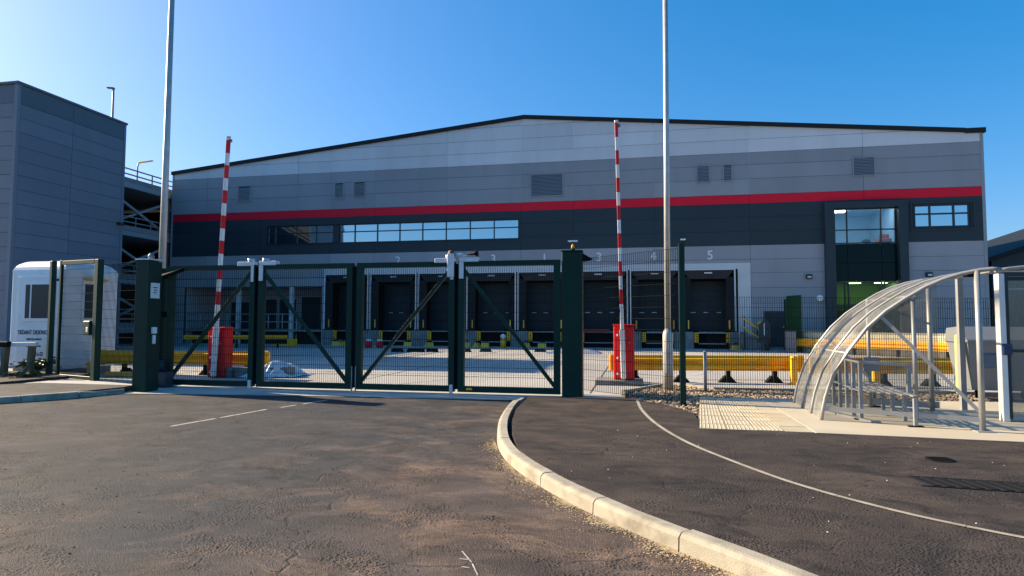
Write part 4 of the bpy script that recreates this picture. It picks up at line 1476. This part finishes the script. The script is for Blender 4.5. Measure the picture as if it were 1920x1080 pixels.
MB(PG).box(lk+Vector((.03, -.115, 1.30)), (.09, .02, .12), rotm, .02).build('keyhole_plate', M_wbar)
for z in (.45, 2.55):
    MB(PG).box(pa+dr_*.2+Vector((0, 0, z)), (.16, .05, .06), rotm).build('hinge', M_black)
def fence(name, lb, pts, z0, z1, post=.07, posts=None, pz=None):
    t = thing(name, lb, 'fence', (*pts[0], 0))
    for (p, q) in zip(pts, pts[1:]):
        p, q = Vector((*p, 0)), Vector((*q, 0))
        d = (q-p).normalized()
        L = (q-p).length
        wm = MB(t)
        n = int(L/.05)
        for k in range(1, n):
            s = p+d*(L*k/n)
            wm.bar(s+Vector((0, 0, z0)), s+Vector((0, 0, z1)), .0075, .0075)
        m_ = int((z1-z0)/.2)
        for k in range(m_+1):
            z = z0+(z1-z0)*k/m_
            wm.bar(p+Vector((0, -.008, z)), q+Vector((0, -.008, z)), .0065, .0065)
        wm.build('mesh_panel', M_wire, kind='stuff')
    for (x, y) in (posts or []):
        MB(t).box((x, y, (pz or z1+.05)/2), (post, post, (pz or z1+.05)), None, .006).build('post', M_green)
    return t
fence('mesh_fence', 'green mesh panel between the pedestrian gate and the left gate post', [(-12.45, 12.57), (-10.58, 11.95)], .06, 2.85)
fence('mesh_fence', 'tall green mesh panel between the right gate post and a slim green post', [(-1.10, 12.85), (.74, 11.3)], .14, 2.82, .1, [(.76, 11.24)], 2.9)
fence('mesh_fence', 'waist-to-head-high mesh fence running right over the shingle behind the yellow rail', [(1.38, 13.6), (4.0, 14.3), (8.4, 15.4)], .1, 2.05)

# ------------------------------------------------------------------ rising-arm barriers
def barrier(x, y, lb, base_z, blk, z_arm):
    t = thing('rising_barrier', lb, 'barrier', (x, y, base_z), 'red and white rising-arm barriers')
    w_ = .25
    cb = MB(t)
    cb.b2(x-w_, x+w_, y-.2, y+.2, base_z, base_z+1.3, .03)
    cb.build('cabinet', M_rbar)
    MB(t).b2(x-w_-.015, x+w_+.015, y-.21, y+.21, base_z+1.3, base_z+1.335, .012).build('cabinet_lid', M_rbar)
    MB(t).b2(x+.10, x+w_-.03, y-.212, y-.2, base_z+.08, base_z+1.24, .004).build('door_panel', M_rbar)
    MB(t).tube([(x+.14, y-.222, base_z+.9), (x+.14, y-.212, base_z+.9)], .02, 8).build('lock', M_steel)
    for k, z in enumerate((1.05, .5, .12)):
        MB(t).b2(x-w_+.06, x-w_+.11, y-.206, y-.2, base_z+z, base_z+z+.05).build('sticker', M_wtxt)
    ax = x-.03 if base_z > .1 else x+.0
    lean = -.135 if base_z > .1 else .26
    def px(z): return ax+.02 + lean*(z/6.4)
    ya = y-.30
    # arm: pivot hub, counterweight channel, striped boom
    MB(t).tube([(px(1.0), y-.2, 1.0+base_z), (px(1.0), y-.27, 1.0+base_z)], .07, 12).build('pivot_hub', M_steel)
    arm = MB(t)
    arm.bar((px(.03), ya, .03+base_z), (px(1.95), ya, 1.95), .085, .11, .01, up=(0, 1, 0))
    arm = arm.build('boom_arm', M_wbar)
    MB(t).bar((px(.05), ya-.0, .05+base_z), (px(1.35), ya-.0, 1.35), .115, .125, .012, up=(0, 1, 0)).build('boom_clamp', M_wbar, arm)
    z = 1.95
    k = 0
    while z < z_arm-.02:
        h = .35 if k % 2 == 0 else .33
        z2 = min(z+h, z_arm)
        MB(t).bar((px(z), ya, z+.0015), (px(z2), ya, z2), .078, .10, .006, up=(0, 1, 0)).build('red_band' if k % 2 == 0 else 'white_band', M_rbar if k % 2 == 0 else M_wbar, arm)
        z = z2
        k += 1
    MB(t).b2(px(z_arm)-.045, px(z_arm)+.045, ya-.05, ya+.05, z_arm, z_arm+.05, .01).build('tip_cap', M_bracket, arm)
    MB(t).b2(px(z_arm)+.04, px(z_arm)+.1, ya-.03, ya+.03, z_arm-.12, z_arm-.04, .01).build('tip_latch', M_bin, arm)
    return t
barrier(-.33, 15.55, 'raised red and white barrier arm right of the green gate with amber beacon', .13, True, 6.4)
barrier(-11.06, 15.05, 'raised red and white barrier arm seen through the left gate leaf', .02, False, 6.45)
tag(MB().b2(-1.03, .12, 15.2, 15.95, .004, .13, .015).build('concrete_plinth', M_pier), 'low stained concrete plinth under the right red barrier', 'plinth')

# ------------------------------------------------------------------ crash barriers
WB = [(.0, .0), (.0, .04), (-.075, .085), (-.075, .135), (-.0, .175), (-.0, .205), (-.075, .245), (-.075, .295), (.0, .34), (.0, .38)]
def crash_rail(lb, p, q, z0, npost, feet=True, face=-1, ends=True, hs=1.):
    p, q = Vector((*p, 0)), Vector((*q, 0))
    t = thing('crash_rail', lb, 'crash barrier', p, 'yellow steel crash rails')
    d = (q-p).normalized()
    nn = Vector((d.y, -d.x, 0))      # toward the camera side
    mb = MB(t)
    vs, fs = [], []
    n = len(WB)
    prof = WB + [(a+.012, z) for a, z in WB[::-1]]
    m_ = len(prof)
    L = (q-p).length
    ns = max(2, int(L/1.0))
    for k in range(ns+1):
        s = p+d*(L*k/ns)
        for (a, z) in prof:
            vs.append(s - nn*a*1.0 + Vector((0, 0, z0+z*hs)))
    for k in range(ns):
        for j in range(m_):
            fs.append((k*m_+j, k*m_+(j+1) % m_, (k+1)*m_+(j+1) % m_, (k+1)*m_+j))
    fs += [tuple(range(m_)), tuple(range(ns*m_, (ns+1)*m_))]
    mb.raw(vs, fs)
    mb.build('beam', M_yel)
    rz = Matrix.Rotation(math.atan2(d.y, d.x), 3, 'Z')
    if ends:
        for s in (p, q):
            MB(t).box(s+Vector((0, 0, z0+.19)), (.20, .10, .42), rz, .03).build('end_terminal', M_yel)
    for k in range(npost):
        s = p+d*(L*(k+.5)/npost) - nn*.10
        MB(t).box(s+Vector((0, 0, (z0+.3)/2)), (.10, .12, z0+.3), rz, .01).build('post', M_black)
        if feet:
            MB(t).raw([s+d*-.22+Vector((0, 0, .005)), s+d*.22+Vector((0, 0, .005)), s+d*.06+Vector((0, 0, .18)), s+d*-.06+Vector((0, 0, .18)),
                       s+d*-.22-nn*.16+Vector((0, 0, .005)), s+d*.22-nn*.16+Vector((0, 0, .005)), s+d*.06-nn*.16+Vector((0, 0, .18)), s+d*-.06-nn*.16+Vector((0, 0, .18))],
                      [(0, 1, 2, 3), (7, 6, 5, 4), (0, 4, 5, 1), (1, 5, 6, 2), (2, 6, 7, 3), (3, 7, 4, 0)]).build('post_foot', M_black)
    return t
crash_rail('yellow crash rail behind the left barrier, ending at the white sheeting', (-14.9, 15.15), (-10.05, 15.62), .30, 4)
crash_rail('yellow crash rail behind the right barrier, running to the shelter', (-.62, 16.0), (3.95, 16.75), .31, 4)
crash_rail('yellow crash rail seen through the clear shelter roof', (4.1, 16.1), (8.6, 16.9), .31, 4)
crash_rail('distant yellow crash rail below the railed platform', (-25.3, 31.2), (-19.9, 33.0), .50, 5, False, ends=False, hs=.6)
crash_rail('distant yellow crash rail in front of the cream wall by reception', (8.0, 34.6), (13.4, 28.7), .34, 4, False)
for (x, y, lb) in ((3.72, 16.35, 'yellow square post at the right end of the near crash rail'), (5.4, 15.9, 'yellow round-topped post behind the bike rack')):
    t = thing('yellow_post', lb, 'post', (x, y, 0), 'yellow posts by the shelter')
    MB(t).b2(x-.07, x+.07, y-.07, y+.07, 0, .64, .01).build('shaft', M_yel)
    MB(t).tube([(x, y, .64), (x, y, .67), (x, y, .71)], [.08, .09, .05], 10).build('cap', M_yel)
    MB(t).b2(x-.12, x+.12, y-.12, y+.12, 0, .02).build('base_plate', M_yel)
t = thing('low_wall', 'low cream block wall behind the far crash rail by reception', 'wall', (10.8, 32, 0))
wp, wq = Vector((8.2, 35.3, 0)), Vector((14.6, 28.2, 0))
wd_ = (wq-wp).normalized()
for r_ in range(4):
    L = (wq-wp).length
    for k in range(15):
        a = wp + wd_*(L*(k+(.5 if r_ % 2 else 0))/15.5)
        b_ = a + wd_*(L/15.5-.012)
        MB(t).bar(a+Vector((0, 0, .13+r_*.255)), b_+Vector((0, 0, .13+r_*.255)), .2, .243).build('block', M_wallcream)
MB(t).bar(wp+Vector((0, 0, .5)), wq+Vector((0, 0, .5)), .17, .98).build('mortar', M_pier)
MB(t).bar(wp+Vector((0, 0, 1.05)), wq+Vector((0, 0, 1.05)), .26, .06).build('coping', M_kerb)
t = thing('yellow_block', 'squat yellow plastic block under the far crash rail', 'barrier block', (8.9, 33.2, 0))
MB(t).extr([(8.6, 0), (9.3, 0), (9.2, .42), (8.72, .42)], 32.9, 33.3).build('body', M_yel2)
MB(t).b2(8.8, 9.1, 33.0, 33.2, .42, .47, .01).build('top_lug', M_yel2)

# white sheeting over blocks behind the left barrier
t = thing('sheeted_pallet', 'heap of grey blocks under crumpled white sheeting right of the left barrier', 'pallet', (-10, 15.5, 0))
for k in range(5):
    x = -11.0+k*.36
    MB(t).b2(x, x+.33, 14.95+.1*k, 15.35+.1*k, .008, .27, .02).build('block', M_pier)
mb = MB(t)
nx_, ny_ = 20, 12
vs, fs = [], []
rs = random.Random(3)
for i in range(nx_):
    for j in range(ny_):
        u_, v_ = i/(nx_-1), j/(ny_-1)
        x = -10.45+u_*1.35
        y = 14.92+v_*1.3+u_*.35
        h = .20+.24*math.exp(-((u_-.58)/.26)**2)*math.sin(min(1, v_*1.6+.15)*math.pi*.8)
        edge = min(u_*6, (1-u_)*3.2, (v_+.02)*5, (1-v_)*4, 1)
        h = h*edge + rs.uniform(-.03, .03)
        vs.append((x+rs.uniform(-.03, .03), y+rs.uniform(-.03, .03), max(.02, h)))
for i in range(nx_-1):
    for j in range(ny_-1):
        fs.append((i*ny_+j, i*ny_+j+1, (i+1)*ny_+j+1, (i+1)*ny_+j))
mb.raw(vs, fs)
mb.build('sheeting', M_tarp)

# ------------------------------------------------------------------ kiosk
KX0, KX1, KY0, KY1, KZ0, KZ1 = -17.02, -15.25, 14.2, 15.98, .20, 3.18
KI = thing('kiosk', 'white rounded-roof guard kiosk with dark lettering on its door', 'kiosk', (-16.1, 15.1, 0))
mb = MB(KI)
bm = bmesh.new()
bmesh.ops.create_cube(bm, size=1)
for v in bm.verts:
    v.co = ((KX0+KX1)/2+v.co.x*(KX1-KX0), (KY0+KY1)/2+v.co.y*(KY1-KY0), (KZ0+KZ1)/2+v.co.z*(KZ1-KZ0))
top = [e for e in bm.edges if e.verts[0].co.z > 2 and e.verts[1].co.z > 2]
bmesh.ops.bevel(bm, geom=top, offset=.36, segments=6, profile=.5, affect='EDGES')
vert = [e for e in bm.edges if abs(e.verts[0].co.z-e.verts[1].co.z) > 1.5]
bmesh.ops.bevel(bm, geom=vert, offset=.05, segments=3, profile=.5, affect='EDGES')
bm.verts.index_update()
mb.raw([v.co.copy() for v in bm.verts], [[v.index for v in f.verts] for f in bm.faces], smooth=False)
bm.free()
mb.build('body', M_grp)
dr = MB(KI)
dr.b2(-16.78, -15.42, KY0-.035, KY0-.003, .30, 2.76, .01)
dr = dr.build('door', M_grp2)
MB(KI).b2(-16.73, -15.47, KY0-.05, KY0-.0355, .34, 2.72, .006).build('door_skin', M_grp, dr)
wf = MB(KI)
wf.b2(-16.52, -15.5, KY0-.075, KY0-.051, 1.50, 2.56, .01)
wf.build('door_window_frame', M_grp2, dr)
MB(KI).b2(-16.44, -15.58, KY0-.082, KY0-.0755, 1.58, 2.50).build('door_glass', M_glass_dk, dr)
MB(KI).b2(-16.28, -16.24, KY0-.088, KY0-.0825, 1.58, 2.50).build('glazing_bar', M_grp2, dr)
MB(KI).b2(-15.53, -15.49, KY0-.10, KY0-.052, 1.42, 1.62, .01).build('door_handle', M_steel, dr)
for (s, sz, x, z) in (('TIEDANT DIDDNOT', .165, -16.68, 1.14), ('visited by enduard', .095, -16.38, .985), ('lloundeger thorna', .095, -16.38, .80), ('FYM a-22', .15, -16.22, .56), ('Tig 17', .08, -16.45, .42)):
    text_mesh(s, sz, M_txt, (x, KY0-.056, z), (R(90), 0, 0), 'lettering', parent=dr, root=KI, depth=.002, sx=.70)
wf = MB(KI)
wf.b2(KX1+.003, KX1+.04, 14.72, 15.42, 1.50, 2.66, .01)
wf = wf.build('side_window', M_grp2)
MB(KI).b2(KX1+.0405, KX1+.047, 14.80, 15.34, 1.58, 2.55).build('side_glass', M_glass_dk, wf)
MB(KI).b2(KX1+.003, KX1+.14, 14.74, 15.5, 2.665, 2.715, .01).build('window_hood', M_yel2)
MB(KI).b2(KX1-.05, KX1+.02, 14.3, 15.9, .28, .34).build('base_rail', M_grp2)
sk = MB(KI)
sk.b2(KX0+.08, KX1-.08, KY0+.08, KY1-.08, .0, .20)
sk.build('plinth', M_bin)
MB(KI).b2(KX0+.02, KX1-.02, KY0-.02, KY0+.05, .2, .28).build('threshold', M_steel)
# timber knee rail in front
t = thing('timber_rail', 'two weathered timber posts carrying a short white board beside the kiosk', 'rail', (-15.2, 12.9, .16))
for (x, y, h) in ((-15.40, 12.75, .72), (-14.85, 12.95, .74)):
    MB(t).bar((x, y, .1), (x+.05, y, .16+h), .14, .12, .01).build('post', M_wood)
MB(t).bar((-15.42, 12.78, .92), (-14.62, 12.92, .93), .12, .10, .01).build('board', M_wbar)
MB(t).b2(-15.55, -15.22, 12.66, 12.78, .86, 1.0, .02).build('black_cap', M_black)
MB(t).bar((-14.98, 12.88, .2), (-14.68, 12.9, .6), .03, .03).build('stay', M_wood)
# plants at the left edge
def shrub(x, y, h, r, n, ny_, lb, cat='shrub', seed=1, mleaf=M_leaf):
    rs = random.Random(seed)
    t = thing('shrub', lb, cat, (x, y, .15), 'planting beside the kiosk')
    st = MB(t)
    tips = []
    for k in range(9):
        a = rs.uniform(0, 6.28)
        rr = r*rs.uniform(.3, .9)
        hh = h*rs.uniform(.6, 1)
        p1 = (x+math.cos(a)*rr*.4, y+math.sin(a)*rr*.4, .15+hh*.5)
        p2 = (x+math.cos(a)*rr, y+math.sin(a)*rr, .15+hh)
        st.tube([(x+rs.uniform(-.05, .05), y, .12), p1, p2], [.014, .01, .005], 5)
        tips.append((p1, p2))
    st.build('stem', M_twig)
    for (nn2, mm, nm, sz) in ((n, mleaf, 'foliage', .05), (ny_, M_leafy, 'flower_head', .06)):
        V, Fc = [], []
        for k in range(nn2):
            a, b_ = rs.choice(tips)
            f = rs.uniform(.1, 1.05) if nm == 'foliage' else rs.uniform(.85, 1.08)
            c = Vector(a).lerp(Vector(b_), f) + Vector((rs.gauss(0, r*.2), rs.gauss(0, r*.2), rs.gauss(0, h*.07)))
            c -= t.location
            ax = Vector((rs.uniform(-1, 1), rs.uniform(-1, 1), rs.uniform(-.3, 1))).normalized()
            s = sz*rs.uniform(.6, 1.3)
            x_ = ax.cross(Vector((0, 0, 1))).normalized()*s
            y_ = ax.cross(x_).normalized()*s*.45
            i0 = len(V)
            V += [c-x_, c-y_, c+x_, c+y_]
            Fc.append((i0, i0+1, i0+2, i0+3))
        me = bpy.data.meshes.new(nm)
        me.from_pydata([tuple(v) for v in V], [], Fc)
        me.materials.append(mm)
        o = bpy.data.objects.new(nm, me)
        COL.objects.link(o)
        o.parent = t
        o['kind'] = 'stuff'
    return t
shrub(-16.55, 13.05, 1.15, .42, 900, 90, 'leafy shrub with yellow flower heads at the left edge of the photo', seed=2)
shrub(-15.95, 12.4, .5, .35, 500, 25, 'low shrub between the yellow-flowered shrub and timber posts', seed=4)
shrub(-15.1, 13.3, .38, .45, 700, 4, 'dark low shrub between and behind the two timber posts', seed=6)
shrub(-14.5, 12.4, .16, .4, 300, 2, 'scrubby green plant at the foot of the pedestrian gate', seed=8)
t = thing('yellow_crate', 'small yellow wooden crate at the foot of the kiosk behind the pedestrian gate', 'crate', (-14.35, 14.5, 0))
for k in range(4):
    MB(t).b2(-14.7+k*.09, -14.63+k*.09, 14.45, 14.5, .01, .40).build('slat', M_yel2)
MB(t).b2(-14.72, -14.35, 14.42, 14.448, .30, .36).build('rail', M_yel2)
tag(MB().bar((-14.2, 14.6, .07), (-12.5, 14.9, .07), .22, .12, .02).build('yellow_kerb_block', M_yel2), 'long low yellow kerb block on the ground in front of the kiosk side', 'kerb block')

# ------------------------------------------------------------------ cycle shelter
BX, BY = 2.56, 9.70
U = Vector((.951, -.310, 0))
V = Vector((.045, .999, 0))
PROF = [(0, .12), (.025, .28), (.06, .45), (.17, .77), (.36, 1.12), (.60, 1.44), (.83, 1.67), (1.06, 1.84), (1.28, 1.985), (1.49, 2.09), (1.70, 2.16), (1.90, 2.20), (2.02, 2.21), (2.12, 2.20)]
def sp_(s, tt, z): return Vector((BX, BY, 0)) + U*s + V*tt + Vector((0, 0, z))
SH = thing('cycle_shelter', 'arched clear-roofed cycle shelter on galvanised hoops at the right', 'shelter', (3.4, 10.2, .124))
TS = (0, .66, 1.32, 1.98)
for k, tt in enumerate(TS):
    MB(SH).tube([sp_(s, tt, z) for s, z in PROF], .026 if k in (0,) else .019, 8).build('hoop', M_alu)
for k in range(3):
    pn = MB(SH)
    vs, fs = [], []
    for (s, z) in PROF:
        vs += [sp_(s+.012, TS[k]+.03, z), sp_(s+.012, TS[k+1]-.03, z)]
    for i in range(len(PROF)-1):
        fs.append((2*i, 2*i+1, 2*i+3, 2*i+2))
    pn.raw(vs, fs, smooth=True)
    pn.build('roof_sheet', M_poly)
MB(SH).tube([sp_(1.86, 0, .12), sp_(1.86, 0, 2.19)], .036, 10).build('front_post', M_alu)
MB(SH).box(sp_(1.86, 0, .130), (.2, .2, .012)).build('base_plate', M_steel)
MB(SH).tube([(3.83, 9.80, .12), (3.83, 9.80, 1.86)], .030, 8).build('inner_post', M_alu)
MB(SH).tube([sp_(2.0, 1.98, .12), sp_(2.0, 1.98, 2.2)], .036, 10).build('rear_post', M_alu)
MB(SH).tube([sp_(1.15, 1.98, .12), sp_(1.15, 1.98, 1.9)], .03, 8).build('rear_post', M_alu)
MB(SH).bar(sp_(.04, 0, .29), sp_(1.86, 0, .27), .03, .06).build('bottom_rail', M_alu)
MB(SH).bar(sp_(.78, .02, 1.60), sp_(1.84, .02, .37), .035, .045).build('brace', M_alu)
MB(SH).bar(sp_(.50, 1.96, 1.30), sp_(1.15, 1.96, .6), .03, .04).build('brace', M_alu)
for (s, z) in ((2.02, 2.17), (1.2, 1.88), (.36, 1.08)):
    MB(SH).tube([sp_(s, 0, z), sp_(s, 1.98, z)], .018, 6).build('purlin', M_alu)
MB(SH).b2(4.25, 4.4, 9.2, 9.32, 2.12, 2.17, .01).build('strip_lamp', M_black)
# far end wall of the shelter, tinted sheet
ew = MB(SH)
poly = [sp_(s, 2.02, z) for s, z in PROF] + [sp_(2.12, 2.02, .18)]
ew.raw(poly, [list(range(len(poly)))])
ew.build('end_sheet', M_pane_tint)
MB(SH).bar(sp_(.05, 2.0, .22), sp_(2.1, 2.0, .22), .04, .10).build('end_rail', M_alu)
# rack inside
RK = thing('bike_rack', 'low galvanised rack with slatted shelf and uprights inside the arched shelter', 'bike rack', (3.4, 10.5, .124))
UP = [(3.24, 11.49), (3.22, 11.08), (3.20, 10.67), (3.17, 10.27), (3.14, 9.87)]
LG = [(3.84, 11.43), (3.79, 10.9), (3.73, 10.36), (3.70, 9.85), (3.63, 9.32)]
for (x, y) in UP:
    MB(RK).b2(x-.025, x+.025, y-.02, y+.02, .124, .93, .004).build('upright', M_steel)
for (x, y) in LG:
    MB(RK).b2(x-.025, x+.025, y-.02, y+.02, .124, .50, .004).build('leg', M_steel)
MB(RK).bar((3.24, 11.55, .95), (3.13, 9.82, .95), .05, .04, .004).build('top_rail', M_steel)
MB(RK).bar((3.13, 9.84, .95), (3.72, 9.72, .92), .05, .04, .004).build('return_rail', M_steel)
MB(RK).b2(3.69, 3.74, 9.70, 9.75, .50, .92).build('return_post', M_steel)
for k in range(6):
    f = k/5
    a = Vector((3.24, 11.5, .53)).lerp(Vector((3.84, 11.45, .53)), f)
    b_ = Vector((3.14, 9.84, .53)).lerp(Vector((3.63, 9.30, .53)), f)
    MB(RK).bar(a, b_, .055, .018).build('shelf_slat', M_steel)
for (x, y) in (LG[0], LG[2], LG[4], UP[4]):
    MB(RK).b2(x-.09, x+.09, y-.035, y+.035, .125, .14).build('foot_plate', M_black)
MB(RK).bar((2.86, 10.6, .135), (3.25, 9.55, .135), .09, .03).build('ground_channel', M_steel)
MB(RK).b2(3.36, 3.58, 10.4, 10.42, .78, .99).build('sign_plate', mat('grey_plate', (.22, .22, .23), .5))
# second shelter: white framed doorway with glass
D2 = thing('smoking_shelter', 'white-framed glazed shelter doorway with blue lock at the right edge', 'shelter', (5.1, 10.16, .124))
MB(D2).b2(5.06, 5.14, 10.10, 10.22, .124, 2.22, .006).build('door_post', M_wbar)
MB(D2).b2(5.145, 5.19, 10.12, 10.2, .16, 2.18).build('door_stile', M_frame)
MB(D2).b2(5.19, 6.35, 10.15, 10.165, .20, 2.12).build('door_glass', M_pane_tint)
MB(D2).b2(5.145, 6.4, 10.12, 10.2, 2.181, 2.24).build('head_rail', M_frame)
MB(D2).b2(5.19, 6.4, 10.13, 10.19, .13, .2).build('foot_rail', M_alu)
MB(D2).b2(5.19, 6.4, 10.13, 10.145, 1.10, 1.14).build('push_bar', M_frame)
MB(D2).b2(5.07, 5.20, 10.07, 10.135, 1.06, 1.22, .015).build('lock', M_blue)
MB(D2).tube([(5.52, 10.10, .45), (5.46, 10.05, .55), (5.46, 10.05, .85), (5.52, 10.10, .95)], .02, 8).build('pull_handle', M_wbar)
MB(D2).b2(6.36, 6.44, 10.10, 10.22, .124, 2.22, .006).build('door_post', M_wbar)
prof2 = [(-.08, 2.26), (.1, 2.29), (.5, 2.33), (1.0, 2.31), (1.6, 2.2)]
for tt in (0, 1.2):
    MB(D2).tube([(5.1+a, 10.1+tt, z) for a, z in prof2], .025, 8).build('roof_hoop', M_alu)
rs_ = MB(D2)
vs, fs = [], []
for (a, z) in prof2:
    vs += [(5.1+a, 10.12, z), (5.1+a, 11.3, z)]
rs_.raw(vs, [(2*i, 2*i+1, 2*i+3, 2*i+2) for i in range(4)], smooth=True)
rs_.build('roof_sheet', M_poly)
for y in (11.3,):
    MB(D2).b2(5.06, 5.14, y-.04, y+.04, .124, 2.26).build('rear_post', M_alu)
# wheeled bin behind the shelter
BN = thing('wheeled_bin', 'large grey four-wheeled waste bin seen through the shelter', 'bin', (6.4, 13.4, 0))
bx0, bx1, by0, by1 = 5.95, 7.15, 12.95, 13.75
MB(BN).raw([(bx0+.1, by0+.1, .28), (bx1-.1, by0+.1, .28), (bx1-.1, by1-.1, .28), (bx0+.1, by1-.1, .28), (bx0, by0, 1.15), (bx1, by0, 1.15), (bx1, by1, 1.15), (bx0, by1, 1.15)],
           [(0, 1, 2, 3), (0, 1, 5, 4), (1, 2, 6, 5), (2, 3, 7, 6), (3, 0, 4, 7), (4, 5, 6, 7)]).build('body', M_bin)
MB(BN).b2(bx0-.03, bx1+.03, by0-.03, by1+.03, 1.15, 1.21, .02).build('rim', M_bin)
MB(BN).extrx([(by0-.02, 1.21), (by1+.02, 1.21), (by1-.05, 1.42), (by0+.3, 1.45)], bx0-.02, bx1+.02).build('lid', M_bin)
for x in (bx0+.22, bx1-.22):
    MB(BN).b2(x-.03, x+.03, by0+.12, by0+.2, .12, .28).build('castor_fork', M_steel)
    MB(BN).tube([(x-.03, by0+.16, .21), (x+.03, by0+.16, .21)], .085, 12).build('wheel', M_black)
MB(BN).b2(bx0+.25, bx0+.6, by0-.01, by0+.04, .7, .95, .01).build('label_panel', mat('blue_grey_label', (.08, .12, .17), .5))
MB(BN).b2(bx0-.16, bx0-.04, by0+.05, by0+.15, .2, 1.3, .02).build('green_edge_post', mat('lime_post', (.38, .45, .20), .6))
print('objects', len(bpy.data.objects))
